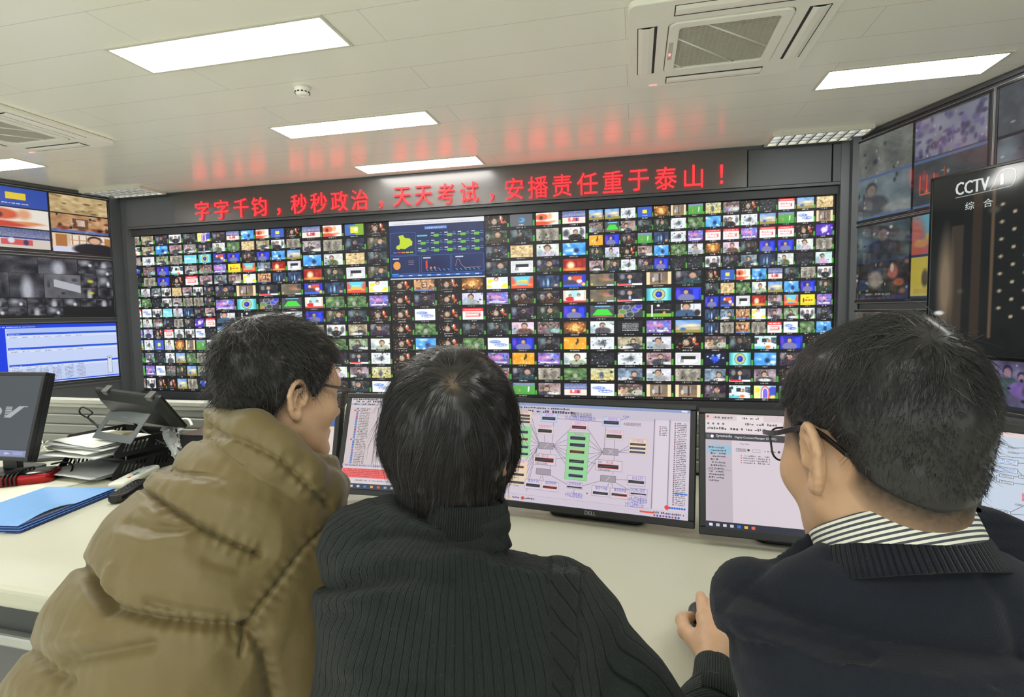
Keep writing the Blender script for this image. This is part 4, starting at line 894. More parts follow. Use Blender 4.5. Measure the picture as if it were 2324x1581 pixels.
    s.quad([Q(932, 1040), Q(935, 1060), Q(946, 1052)], (40, 40, 46))
def draw_C(s):
    W, H = s.W, s.H; s.rect(0, 0, W, H, (214, 202, 210)); Q = lambda x, y: scr_uv(s.F_, 1560+x/4.391, 900+y/4.391)
    X = lambda u: u*W; Y = lambda v: (1-v)*H
    s.rect(0, Y(.055), W, H, (216, 198, 200)); s.rect(X(.15), Y(.058), X(.275), Y(.012), (228, 218, 220)); s.scribble(X(.04), Y(.042), X(.09), .006, (90, 80, 90), 1); s.scribble(X(.165), Y(.042), X(.09), .006, (90, 80, 90), 2); s.disc((X(.012), Y(.025)), .003, (206, 70, 60))
    s.rect(0, Y(.165), W, Y(.058), (226, 214, 216)); s.scribble(X(.19), Y(.095), X(.18), .007, (96, 90, 100), 3); s.scribble(X(.01), Y(.145), X(.15), .008, (70, 64, 74), 4); s.scribble(X(.17), Y(.145), X(.16), .007, (90, 84, 94), 5)
    for i in range(4): s.disc((X(.014+.024*i), Y(.09)), .0028, (110, 104, 112))
    s.rect(0, Y(.235), W, Y(.175), (58, 56, 64)); s.text('Synamedia', X(.052), Y(.216), (240, 236, 240), h=.0085); s.text('Digital Content Manager (D9902)', X(.14), Y(.219), (236, 232, 238), w=X(.19)); s.disc((X(.032), Y(.205)), .004, (240, 240, 244)); s.rect(X(.005), Y(.22), X(.02), Y(.19), (90, 88, 96))
    s.rect(0, 0, X(.125), Y(.235), (190, 178, 188)); s.rect(X(.006), Y(.36), X(.122), Y(.285), (150, 186, 208)); s.rect(X(.03), Y(.27), X(.058), Y(.25), (150, 190, 214))
    for i, t in enumerate(('Services', 'Input Ports', 'Backup', 'Active Views', 'ESR', 'Filters', 'Unit Licenses', 'MUXMASK', 'Manual', 'Configuration', 'Security', 'Help')):
        v = .305+.0265*i; s.scribble(X(.015 if i in (0, 7, 8, 9, 10, 11) else .025), Y(v+.008), X(.012*min(len(t), 6)), .0048, (70, 66, 76), i+20)
    s.rect(X(.006), Y(.505), X(.122), Y(.5), (150, 142, 152))
    s.text('Play View', X(.165), Y(.273), (70, 66, 76), h=.005); s.rect(X(.145), Y(.33), X(.19), Y(.305), (196, 186, 196)); s.outline(X(.145), Y(.33), X(.19), Y(.305), .001, (130, 124, 134)); s.text('Submit', X(.153), Y(.323), (60, 56, 66), h=.0046)
    s.outline(X(.22), Y(.33), X(.255), Y(.308), .001, (150, 144, 154)); s.scribble(X(.275), Y(.325), X(.05), .004, (90, 84, 94), 33); s.disc((X(.34), Y(.318)), .003, (60, 56, 66)); s.disc((X(.012+.19), Y(.315)), .003, (50, 46, 56))
    for i in range(4): s.rect(X(.165), Y(.372+.02*i), X(.171), Y(.363+.02*i), (206, 90, 60)); s.scribble(X(.178), Y(.373+.02*i), X(.12), .0042, (110, 104, 116), 40+i)
    s.rect(0, 0, W, Y(.945), (42, 44, 58))
    for i, c in enumerate(((230, 230, 236), (190, 190, 200), (210, 210, 220), (200, 200, 210), (50, 110, 220), (230, 180, 90), (230, 100, 60))): s.rect(X(.015+.032*i), Y(.985), X(.031+.032*i), Y(.962), c)
def draw_D(s):
    W, H = s.W, s.H; s.rect(0, 0, W, H, (196, 208, 224)); X = lambda u: u*W; Y = lambda v: (1-v)*H
    s.rect(0, Y(.035), W, H, (226, 206, 204))
    Q = lambda x, y: scr_uv(s.F_, 2100+x/3.295, 780+y/3.295)
    K = (60, 62, 72)
    def nb(x0, y0, x1, y1, n, seed, c=K, fill=(206, 216, 230)):
        a = Q(x0, y0); b_ = Q(x1, y1); s.rect(a[0], b_[1], b_[0], a[1], fill); s.outline(a[0], b_[1], b_[0], a[1], .0011, (120, 126, 140))
        hh = (a[1]-b_[1])/(n+.6)
        for i in range(n): s.scribble(a[0]+.003, a[1]-hh*(i+1), max(.004, b_[0]-a[0]-.006), hh*.62, c if i == 0 else (c if c == K else (70, 130, 206)), seed+i)
    def ln(x0, y0, x1, y1): s.line(Q(x0, y0), Q(x1, y1), .0011, (110, 112, 124))
    nb(620, 768, 694, 786, 1, 1); nb(620, 806, 694, 824, 1, 2); ln(694, 778, 900, 782); ln(694, 816, 900, 822)
    nb(402, 820, 484, 852, 2, 3); ln(484, 836, 900, 866); nb(514, 848, 692, 912, 3, 5, (70, 120, 200)); nb(520, 912, 690, 972, 3, 9, (70, 120, 200)); ln(692, 892, 800, 900); ln(688, 946, 740, 995)
    nb(372, 972, 444, 1010, 2, 12); nb(462, 976, 514, 1020, 3, 14); nb(556, 972, 660, 1010, 3, 17); nb(556, 1018, 660, 1056, 2, 21); ln(444, 996, 462, 997); ln(514, 1000, 530, 1002); ln(532, 980, 532, 1030); ln(532, 982, 556, 984); ln(532, 1032, 556, 1036); ln(660, 994, 740, 996); ln(660, 1044, 800, 1056); nb(700, 980, 780, 1016, 2, 24)
    ln(405, 1012, 290, 1300); ln(325, 1060, 412, 1314)
    for i in range(6): s.rect(*(lambda a, b_: (a[0], b_[1], b_[0], a[1]))(Q(724, 1124+10*i), Q(800, 1131+10*i)), (226, 70, 70))
    nb(528, 1232, 636, 1288, 2, 30); ln(636, 1260, 760, 1200); ln(636, 1272, 800, 1284); nb(676, 1196, 736, 1216, 2, 33)
    nb(276, 1304, 332, 1344, 2, 36); nb(376, 1318, 450, 1354, 2, 38); nb(466, 1316, 518, 1370, 3, 40); nb(536, 1322, 638, 1384, 3, 44); ln(332, 1326, 376, 1330); ln(450, 1340, 466, 1342); ln(518, 1342, 536, 1344); ln(645, 1362, 680, 1364); nb(680, 1350, 760, 1400, 2, 47)
    nb(386, 1398, 486, 1438, 2, 50); ln(486, 1426, 800, 1460); a = Q(530, 1418); b_ = Q(560, 1427); s.rect(a[0], b_[1], b_[0], a[1], (226, 90, 70))
r8 = math.radians(10)
desk_monitor((-.985-.37*math.cos(r8), 1.63-.37*math.sin(r8), 1.07), 10, 'black desk monitor behind the face of the person in the khaki jacket', draw_A0, W=.37, logo=None)
desk_monitor((-.928, 1.629, 1.071), 0, 'black desk monitor with a red band across a list, left of the middle person', draw_A)
desk_monitor((-.365, 1.617, 1.07), -8.4, 'black desk monitor with boxes and lines diagram, right of the middle head', draw_B)
desk_monitor((.183, 1.515, 1.068), -5, 'black desk monitor with a nearly blank pink page, beside the person in navy', draw_C)
desk_monitor((.772, 1.40, 1.066), -36, 'desk monitor with pale blue diagram, right of the person in navy', draw_D)

# the upright television with the channel logo
def draw_TV(s):
    W, H = s.W, s.H; img = np.zeros((150, 250, 3)); img[:] = (22, 24, 24); t = Tile(150, 250, 4); t.a = img
    t.noise(8); t.rect(.06, .28, .09, .9, (58, 50, 42)).rect(.115, .1, .14, .9, (52, 42, 34)).rect(.165, .08, .17, .9, (90, 74, 56)).blob(.045, .6, .02, .25, (120, 104, 84), .5).blob(.03, .765, .014, .012, (214, 216, 214), .3)
    for i in range(14):
        for j in range(8):
            if j % 2 == i % 2: t.blob(.19+.03*j, .2+.045*i, .0045, .008, (186, 168, 140), .4)
    t.rect(.40, .05, .405, .9, (110, 88, 66)).rect(.455, .3, .475, .4, (190, 120, 92)).blob(.62, .32, .09, .08, (130, 90, 76), .7).specks(10, (90, 84, 74), .008, .012)
    s.raster(t.a)
    c = (206, 212, 208); x0, y0 = scr_uv(s.F_, 2169, 444)
    [s.text('CCTV', x0+q, y0, c, h=.042, w=.095) for q in (-.0014, 0, .0014)]; W, H = .543, .42
    ol = [(x0+W*.18, y0-.004), (x0+W*.205, y0+.02), (x0+W*.215, y0+H*.09), (x0+W*.235, y0+H*.125), (x0+W*.29, y0+H*.125), (x0+W*.305, y0+H*.07), (x0+W*.29, y0+.004), (x0+W*.255, y0-.002), (x0, y0-.008)]
    ol = spline(ol, 5)
    for a, b_ in zip(ol[:-1], ol[1:]): s.line(a, b_, .0025, (150, 156, 152))
    [s.text('1', x0+W*.235+q, y0+H*.02, c, h=H*.08) for q in (-.0016, 0, .0016)]; s.text('综', x0+W*.055, y0-H*.13, c, h=H*.062); s.text('合', x0+W*.15, y0-H*.13, c, h=H*.062)
az = math.radians(146); tvx = np.array([math.sin(az), math.cos(az), 0]); tl = P(2113, 405, 1.9)
desk_TV_W, desk_TV_H = 1.085, .61
F = np.eye(4); F[:3, 0] = tvx; F[:3, 1] = (0, 0, 1); F[:3, 2] = np.cross(tvx, (0, 0, 1)); F[:3, 3] = tl-np.array([0, 0, .628])
tv = empty('television', tuple(xf(F, (.55, 0, -.04))), 0, 'large upright black television with a white channel logo, at the right edge', 'television')
b = MB(F); W_, H_ = 1.105, .628
for p, q in (((0, 0), (W_, .014)), ((0, H_-.010), (W_, H_)), ((0, .014), (.010, H_-.010)), ((W_-.010, .014), (W_, H_-.010))): b.box((p[0], p[1], -.01), (q[0], q[1], .004))
b.box((0, 0, -.035), (W_, H_, -.0105)); o = b.build('bezel', M_black_gloss, tv); bevel(o, .002, 1)
s = Screen(F @ trans(.010, .014, .001), 1.085, .604); s.F_ = s.M; draw_TV(s); s.build('screen', tv, SCREEN_GLOSS)
b = MB(F); b.box((.40, .15, -.075), (.70, .48, -.0355)); o = b.build('back_shell', M_black, tv); bevel(o, .006, 2)
pz = xf(F, (.55, 0, -.10)); b = MB(trans(pz[0], pz[1], 0) @ rotz(math.atan2(tvx[1], tvx[0]))); zt = tl[2]-.3
b.box((-.03, -.018, DESK+.012), (.03, .018, zt)); b.box((-.06, -.026, zt-.1), (.06, .018, zt)); b.build('stand_column', M_black, tv)
b = MB(trans(pz[0], pz[1], 0) @ rotz(math.atan2(tvx[1], tvx[0]))); b.prism(rrect(-.2, -.14, .2, .1, .03), DESK, DESK+.012); b.build('stand_base', M_black, tv)
# ------------------------------------------------------------------ smooth bodies: blended distance fields turned into meshes
def surface_nets(F, lo, h):
    S = F < 0
    n = np.array(F.shape)
    c = [(i, j, k) for i in (0, 1) for j in (0, 1) for k in (0, 1)]
    sl = lambda a, o: a[o[0]:n[0]-1+o[0], o[1]:n[1]-1+o[1], o[2]:n[2]-1+o[2]]
    cnt = np.zeros(n-1, np.int8)
    for o in c: cnt += sl(S, o)
    act = (cnt > 0) & (cnt < 8)
    ix = np.argwhere(act); m = len(ix)
    acc = np.zeros((m, 3)); num = np.zeros(m)
    for o in c:
        for ax in range(3):
            if o[ax]: continue
            p = list(o); p[ax] = 1
            a = F[ix[:, 0]+o[0], ix[:, 1]+o[1], ix[:, 2]+o[2]]; b = F[ix[:, 0]+p[0], ix[:, 1]+p[1], ix[:, 2]+p[2]]
            cr = (a < 0) != (b < 0)
            t = np.where(cr, a/np.where(a == b, 1, a-b), 0)
            q = np.tile(np.array(o, float), (m, 1)); q[:, ax] = t
            acc += q*cr[:, None]; num += cr
    V = (ix+acc/num[:, None])*h+lo
    idx = -np.ones(n-1, np.int64); idx[tuple(ix.T)] = np.arange(m)
    Fs = []
    for ax in range(3):
        a = [slice(None)]*3; b = [slice(None)]*3; a[ax] = slice(0, n[ax]-1); b[ax] = slice(1, n[ax])
        A, B = S[tuple(a)], S[tuple(b)]; e = np.argwhere(A != B)
        u, v = (ax+1) % 3, (ax+2) % 3
        ok = (e[:, u] > 0) & (e[:, v] > 0) & (e[:, u] < n[u]-1) & (e[:, v] < n[v]-1); e = e[ok]
        flip = A[tuple(e.T)]
        def at(du, dv):
            q = e.copy(); q[:, u] -= du; q[:, v] -= dv; return idx[tuple(q.T)]
        Q = np.stack([at(1, 1), at(0, 1), at(0, 0), at(1, 0)], -1)
        Q = np.where(flip[:, None], Q, Q[:, ::-1]); Fs.append(Q)
    return V, np.concatenate(Fs)
def grid_mesh(fn, lo, hi, h):
    lo = np.asarray(lo, float); hi = np.asarray(hi, float)
    ax = [np.arange(lo[i], hi[i]+h, h, dtype=np.float32) for i in range(3)]
    X, Y, Z = np.meshgrid(*ax, indexing='ij')
    return surface_nets(fn(X, Y, Z), lo, h)
def smin(a, b, k):
    h = np.clip(.5+.5*(b-a)/k, 0, 1); return b*(1-h)+a*h-k*h*(1-h)
def smax(a, b, k): return -smin(-a, -b, k)
def s_ell(X, Y, Z, c, r):
    x, y, z = (X-c[0])/r[0], (Y-c[1])/r[1], (Z-c[2])/r[2]
    k0 = np.sqrt(x*x+y*y+z*z)+1e-6; k1 = np.sqrt((x/r[0])**2+(y/r[1])**2+(z/r[2])**2)+1e-6
    return k0*(k0-1)/k1
def s_cap(X, Y, Z, a, b, ra, rb=None):
    rb = ra if rb is None else rb
    d = np.asarray(b, float)-a; L = d@d+1e-12
    t = np.clip(((X-a[0])*d[0]+(Y-a[1])*d[1]+(Z-a[2])*d[2])/L, 0, 1)
    return np.sqrt((X-a[0]-t*d[0])**2+(Y-a[1]-t*d[1])**2+(Z-a[2]-t*d[2])**2)-(ra+(rb-ra)*t)
def s_chain(X, Y, Z, pts, rs, k=.012):
    d = None
    for i in range(len(pts)-1):
        e = s_cap(X, Y, Z, pts[i], pts[i+1], rs[i], rs[i+1]); d = e if d is None else smin(d, e, k)
    return d
def s_sweep(X, Y, Z, st):
    """st: list of (left point, right point, half depth). An elliptical tube through the sections."""
    L = np.array([s[0] for s in st]); R = np.array([s[1] for s in st]); B = np.array([s[2] for s in st], float)
    n = 5; L, R = spline(L, n), spline(R, n); B = spline(np.stack([B, B, B], -1), n)[:, 0]
    C = (L+R)/2; A = np.linalg.norm(R-L, axis=1)/2; U = (R-L)/(2*A[:, None])
    best = np.full(X.shape, 1e9, np.float32); par = np.zeros(X.shape, np.float32)
    for i in range(len(C)-1):
        d = C[i+1]-C[i]; LL = d@d
        t = ((X-C[i][0])*d[0]+(Y-C[i][1])*d[1]+(Z-C[i][2])*d[2])/LL
        tc = np.clip(t, 0, 1)
        q = (X-C[i][0]-tc*d[0])**2+(Y-C[i][1]-tc*d[1])**2+(Z-C[i][2]-tc*d[2])**2
        m = q < best; best = np.where(m, q, best); par = np.where(m, i+tc, par)
    i0 = np.clip(par.astype(int), 0, len(C)-2); f = par-i0
    g = lambda T: T[i0]*(1-f)+T[i0+1]*f
    a, b = g(A), g(B)
    T = np.gradient(C, axis=0); T /= np.linalg.norm(T, axis=1)[:, None]
    W = np.cross(U, T); W /= np.linalg.norm(W, axis=1)[:, None]
    wx, wy, wz = X-g(C[:, 0]), Y-g(C[:, 1]), Z-g(C[:, 2])
    u = wx*g(U[:, 0])+wy*g(U[:, 1])+wz*g(U[:, 2]); w = wx*g(W[:, 0])+wy*g(W[:, 1])+wz*g(W[:, 2])
    r2 = np.maximum(wx*wx+wy*wy+wz*wz-u*u-w*w, 0)
    cap = np.where((par <= 0) | (par >= len(C)-1-1e-4), .018, b)
    e = np.sqrt((u/a)**2+(w/b)**2+r2/cap**2)+1e-6
    k1 = np.sqrt((u/a**2)**2+(w/b**2)**2+r2/cap**4)+1e-6
    return e*(e-1)/k1
def normals(V, F):
    n = np.cross(V[F[:, 2]]-V[F[:, 0]], V[F[:, 3]]-V[F[:, 1]]); N = np.zeros_like(V)
    for k_ in range(4): np.add.at(N, F[:, k_], n)
    return N/(np.linalg.norm(N, axis=1)[:, None]+1e-12)
def vnoise(P_, s, seed=0):
    """smooth value noise at points"""
    q = np.asarray(P_)/s; i = np.floor(q).astype(np.int64); f = q-i; f = f*f*(3-2*f)
    def hsh(a): 
        h = (a[:, 0]*73856093 ^ a[:, 1]*19349663 ^ a[:, 2]*83492791 ^ (seed*2654435)) & 0x7fffffff
        h = (h*1103515245+12345) & 0x7fffffff; h = ((h >> 7) ^ h) & 0xffff
        return h/65535.0
    out = 0
    for dx in (0, 1):
        for dy in (0, 1):
            for dz in (0, 1):
                w = (f[:, 0] if dx else 1-f[:, 0])*(f[:, 1] if dy else 1-f[:, 1])*(f[:, 2] if dz else 1-f[:, 2]); out = out+w*hsh(i+np.array([dx, dy, dz]))
    return out-.5
def relax(V, F, n=1, k=.5):
    for _ in range(n):
        A = np.zeros_like(V); c = np.zeros(len(V))
        for i in range(4):
            a, b = F[:, i], F[:, (i+1) % 4]
            np.add.at(A, a, V[b]); np.add.at(A, b, V[a]); np.add.at(c, a, 1); np.add.at(c, b, 1)
        V = V*(1-k)+k*A/np.maximum(c, 1)[:, None]
    return V
def split_quads(V, F):
    E = np.sort(np.stack([F, np.roll(F, -1, 1)], -1).reshape(-1, 2), 1); key = E[:, 0]*len(V)+E[:, 1]
    uk, inv = np.unique(key, return_inverse=True); a, b = uk//len(V), uk % len(V); n = len(V)
    mid = (V[a]+V[b])/2; ctr = V[F].mean(1); inv = inv.reshape(-1, 4)+n; c = np.arange(len(F))+n+len(uk)
    Q = np.concatenate([np.stack([F[:, i], inv[:, i], c, inv[:, i-1]], -1) for i in range(4)])
    return np.concatenate([V, mid, ctr]), Q
def poly_dist(xy, pl):
    """distance of picture points to a line of picture points, and the run along it"""
    pl = np.asarray(pl, float); best = np.full(len(xy), 1e9); run = np.zeros(len(xy)); side = np.zeros(len(xy)); acc = 0
    for a, b in zip(pl[:-1], pl[1:]):
        d = b-a; L = d@d; t = np.clip(((xy-a)@d)/L, 0, 1); v = xy-a-t[:, None]*d; q = np.hypot(v[:, 0], v[:, 1]); m = q < best
        best = np.where(m, q, best); run = np.where(m, acc+t*math.sqrt(L), run); side = np.where(m, np.sign(v[:, 0]*d[1]-v[:, 1]*d[0]), side); acc += math.sqrt(L)
    return best, run, side

# ------------------------------------------------------------------ head
def ear_pts(sgn):
    c = np.array([sgn*.079, -.014, -.006]); fl = math.radians(12)
    en = np.array([sgn*math.cos(fl), math.sin(fl), 0.0])            # the back edge stands off the head
    ef = np.array([-sgn*math.sin(fl), math.cos(fl), 0.0])
    eu = np.array([0, -.16, 1.0]); eu = eu-(eu@en)*en-(eu@ef)*ef; eu /= np.linalg.norm(eu)
    return c, ef, eu, en
def head_sdf(X, Y, Z, ears=(1, -1), skull_only=False, wide=1.0, nb=(0, -.05, -.20)):
    d = s_ell(X, Y, Z, (0, -.012, .040), (.0765*wide, .097, .088))
    d = smin(d, s_ell(X, Y, Z, (0, .034, .005), (.064*wide, .060, .078)), .03)
    if skull_only: return d
    d = smin(d, s_ell(X, Y, Z, (0, .042, -.055), (.053*wide, .046, .056)), .03)
    for s in (1, -1):
        d = smin(d, s_cap(X, Y, Z, (s*.054*wide, .002, -.05), (s*.022, .074, -.100), .024, .018), .03)
        d = smin(d, s_ell(X, Y, Z, (s*.047*wide, .058, -.024), (.022, .024, .024)), .025)
    d = smin(d, s_ell(X, Y, Z, (0, .081, -.104), (.020, .017, .016)), .022)
    d = smin(d, s_cap(X, Y, Z, (-.034, .081, .026), (.034, .081, .026), .012), .016)
    d = smin(d, s_cap(X, Y, Z, (0, .091, .012), (0, .111, -.030), .0065, .011), .012)
    for s in (1, -1): d = smin(d, s_ell(X, Y, Z, (s*.011, .100, -.034), (.008, .009, .007)), .008)
    for s in (1, -1): d = smax(d, -s_ell(X, Y, Z, (s*.032, .100, .004), (.017, .012, .011)), .012)
    for s in (1, -1): d = smin(d, s_ell(X, Y, Z, (s*.032, .079, .003), (.0125, .0125, .0125)), .003)
    d = smin(d, s_cap(X, Y, Z, (-.017, .090, -.066), (.017, .090, -.066), .0062), .007)
    d = smin(d, s_cap(X, Y, Z, (-.014, .089, -.077), (.014, .089, -.077), .0068), .007)
    for s in ears:
        c, ef, eu, en = ear_pts(s)
        m = (np.abs(X-c[0]) < .045) & (np.abs(Y-c[1]) < .05) & (np.abs(Z-c[2]) < .06)
        x, y, z = X[m]-c[0], Y[m]-c[1], Z[m]-c[2]
        a = x*ef[0]+y*ef[1]; b = x*eu[0]+y*eu[1]+z*eu[2]; n = x*en[0]+y*en[1]
        rim = []
        for t in np.linspace(math.radians(-15), math.radians(275), 15):
            ry = .031 if math.sin(t) > 0 else .030; rx = .0185 if math.sin(t) > 0 else .0145
            rim.append(np.array([-.002+rx*math.cos(t), .002+ry*math.sin(t), .0075+.002*math.cos(t)*-1]))
        e = s_ell(a, b, n, (-.002, .002, .003), (.0165, .029, .0048))
        e = smin(e, s_chain(a, b, n, rim, [.0042]*13+[.005, .006], .002), .004)
        anti = [np.array(q) for q in ((.006, .020, .006), (-.004, .014, .0075), (-.009, .002, .008), (-.006, -.010, .008), (.003, -.014, .0065))]
        e = smin(e, s_chain(a, b, n, anti, [.003]*5, .003), .004)
        e = smax(e, -s_ell(a, b, n, (.004, -.001, .010), (.0085, .0115, .0085)), .003)
        e = smax(e, -s_ell(a, b, n, (-.0105, .012, .010), (.0028, .013, .004)), .002)
        e = smin(e, s_ell(a, b, n, (.0125, -.003, .007), (.0042, .0065, .0045)), .003)
        e = smin(e, s_ell(a, b, n, (.004, -.0265, .006), (.0088, .0098, .0052)), .006)
        e = smin(e, s_ell(a, b, n, (.006, -.001, -.008), (.014, .023, .012)), .006)
        dm = d[m]; d[m] = smin(dm, e, .006)
    d = smin(d, s_cap(X, Y, Z, (0, -.030, -.03), nb, .054, .056), .032)
    return d
def head_frame(az, pitch, roll, ctr):
    """local x right ear, y face, z up"""
    a = math.radians(-az); M = rotz(a)[:3, :3] @ rotx(math.radians(-pitch))[:3, :3]
    c, s = math.cos(math.radians(roll)), math.sin(math.radians(roll)); M = M @ np.array([[c, 0, s], [0, 1, 0], [-s, 0, c]])
    F = np.eye(4); F[:3, :3] = M; F[:3, 3] = ctr; return F
M_skin = attr_mat('skin', 'Col', .48, 0, .4, Subsurface_Weight=.12, Subsurface_Scale=.006)
M_hair = attr_mat('dark_hair', 'Col', .36, 0, .5)
def hair_streaks():
    nt = M_hair.node_tree; N = nt.nodes; L = nt.links; b = N['Principled BSDF']
    b.inputs['Sheen Weight'].default_value = .06
hair_streaks()

def hairline(Y, nape, side, front, back_y=-.075):
    return np.interp(Y, [-.13, back_y, -.045, -.028, .008, .020, .034, .052, .075, .1], [nape, nape, (nape+side)/2-.004, side, side+.010, side-.002, side+.030, front-.012, front, front+.01])
class Head:
    def __init__(s, F, scale, style, nb=None):
        s.F, s.k, s.style = F, scale, style
        s.nb = (0, -.05, -.20) if nb is None else tuple((np.asarray(nb)-F[:3, 3]) @ F[:3, :3]/scale)
    def to_world(s, V): return xf(s.F, np.asarray(V)*s.k)
    def hair_sdf(s, X, Y, Z):
        st = s.style; d = head_sdf(X, Y, Z, (), True, st.get('wide', 1.0))
        T = st['thick'](X, Y, Z)
        if st.get('neck_hair'): d = smin(d, s_cap(X, Y, Z, (0, -.030, -.03), s.nb, .054, .056), .03)
        line = hairline(Y, st['nape'], st['side'], st['front'])
        return smax(d-T, (line-Z), .006)
    def skin(s, h=.0021):
        fn = lambda X, Y, Z: head_sdf(X, Y, Z, (1, -1), False, s.style.get('wide', 1.0), s.nb)
        V, F = grid_mesh(fn, (-.115, -.16, -.235), (.115, .128, .14), h)
        return V, F
    def hair(s, n, h=.003):
        V, F = grid_mesh(s.hair_sdf, (-.125, -.16, -.20), (.125, .135, .175), h)
        N = normals(V, F)
        st = s.style; r = np.random.default_rng(st['seed'])
        nz = vnoise(V, .012, 3)*.004+vnoise(V, .03, 5)*.006
        V2 = V+N*nz[:, None]*st.get('tousle', 1.0)
        cols = [np.tile(lin(st['rgb']), (len(V2), 1))]
        if 'whorl' in st:                                         # scalp showing where the hair parts
            q = np.linalg.norm((V-st['whorl'])*np.array([1.2, 1, 1]), axis=1); k_ = np.exp(-(q/.012)**2)[:, None]*.8
            cols[0] = cols[0]*(1-k_)+lin((118, 100, 86))*k_; V2 = V2-N*(.004*k_)
        Vs, Fs = [V2], [F]; off = len(V2)
        # strands combed over the surface
        ok = np.where(V[:, 2]-hairline(V[:, 1], st['nape'], st['side'], st['front']) > st.get('edge', .0))[0]
        ids = r.choice(ok, n); p = V[ids]+N[ids]*-.001; K = st.get('steps', 8); path = [p]
        ln = st['len'](p)*r.uniform(.6, 1.15, n); lift = np.abs(r.normal(0, 1, n))*st['lift']; fly = r.random(n) < st.get('fly', .02); lift = np.where(fly, lift+st['lift']*3+.004, lift)
        wob = r.normal(0, 1, (n, 3))*st.get('wob', .22)
        for k_ in range(1, K):
            g = st['comb'](p)+wob+np.stack([vnoise(p, .03, 11), vnoise(p, .03, 12), vnoise(p, .03, 13)], -1)*st.get('clump', 1.0)
            e = .002; f0 = s.hair_sdf(p[:, 0], p[:, 1], p[:, 2])
            G = np.stack([s.hair_sdf(p[:, 0]+e*(q == 0), p[:, 1]+e*(q == 1), p[:, 2]+e*(q == 2))-f0 for q in range(3)], -1); G /= np.linalg.norm(G, axis=1)[:, None]+1e-9
            g = g-(np.sum(g*G, 1))[:, None]*G; g /= np.linalg.norm(g, axis=1)[:, None]+1e-9
            p = p+g*(ln/(K-1))[:, None]
            f1 = s.hair_sdf(p[:, 0], p[:, 1], p[:, 2]); want = .0008+lift*(k_/(K-1))**1.5
            p = p+G*np.clip(want-f1, -.004, .004)[:, None]; path.append(p)
        Pth = np.stack(path, 1); T = np.gradient(Pth, axis=1); T /= np.linalg.norm(T, axis=2)[..., None]+1e-9
        A = np.cross(T, np.array([.3, .5, .8])); A /= np.linalg.norm(A, axis=2)[..., None]+1e-9; B = np.cross(T, A)
        rad = st.get('rad', .00042)*np.linspace(1, .25, K)[None, :, None]*r.uniform(.7, 1.3, n)[:, None, None]
        ring = [Pth+rad*(math.cos(q)*A+math.sin(q)*B) for q in (0, 2.094, 4.189)]
        SV = np.stack(ring, 2).reshape(-1, 3)                     # n,K,3
        base = (np.arange(n)[:, None]*K+np.arange(K-1)[None])*3
        q = np.stack([np.stack([base+j, base+(j+1) % 3, base+3+(j+1) % 3, base+3+j], -1) for j in range(3)], 2).reshape(-1, 4)
        Vs.append(SV); Fs.append(q+off)
        c = lin(st['rgb'])*r.uniform(.6, 1.9, n)[:, None]; grey = r.random(n) < st.get('grey', 0.03); c = np.where(grey[:, None], lin((96, 92, 88)), c)
        cols.append(np.repeat(c, K*3, 0))
        return np.concatenate(Vs), np.concatenate(Fs), np.concatenate(cols)
# ------------------------------------------------------------------ three people at the desk
def unit(v): v = np.asarray(v, float); return v/np.linalg.norm(v)
def skin_colors(V, N, head=None, base=(196, 160, 130), fade=None):
    c = np.tile(lin(base), (len(V), 1))*(1+.10*vnoise(V, .02, 2)[:, None]+.06*vnoise(V, .006, 4)[:, None])
    c *= np.array([1.0, 1-.06*0, 1.0])
    return c
def place_head(az, pitch, roll, ctr, scale, style, nb=None): return Head(head_frame(az, pitch, roll, ctr), scale, style, nb)
def ear_world(az, pitch, roll, scale, sgn): return head_frame(az, pitch, roll, (0, 0, 0))[:3, :3] @ (ear_pts(sgn)[0]*scale)

def seat_and_legs(root, hip, fwd, cloth, shoe, spread=.10, knee=.42):
    """trousers from the hips to the floor, and shoes"""
    side = np.array([fwd[1], -fwd[0], 0]); ps = []
    hip = np.asarray(hip, float)
    def fn(X, Y, Z):
        d = s_ell(X, Y, Z, hip+np.array([0, 0, .0]), (.18, .15, .11))
        for s in (1, -1):
            a = hip+side*s*.085; k = hip+fwd*knee+side*s*spread; k[2] = .50; f = k+fwd*.04; f[2] = .10
            d = smin(d, s_cap(X, Y, Z, a, k, .085, .062), .03); d = smin(d, s_cap(X, Y, Z, k, f, .060, .050), .02)
        return d
    lo = hip-np.array([.75, .35, .5]); hi = hip+np.array([.75, .85, .2]); lo[2] = .03
    V, F = grid_mesh(fn, lo, hi, .012); link_mesh('trousers', V, F, cloth, root, smooth=True)
    for s in (1, -1):
        k = hip+fwd*(knee+.04)+side*s*spread; b = MB(frame((k[0], k[1], 0), fwd))
        sec = [[(x, w*math.cos(t), .006+hh*max(0, .5+.5*math.sin(t))+.0*t) for t in np.linspace(0, 2*math.pi, 14, endpoint=False)] for x, w, hh in ((-.09, .03, .07), (-.06, .042, .10), (0, .042, .10), (.07, .044, .07), (.14, .046, .055), (.18, .03, .04))]
        b.loft(sec); b.build('shoe', shoe, root)
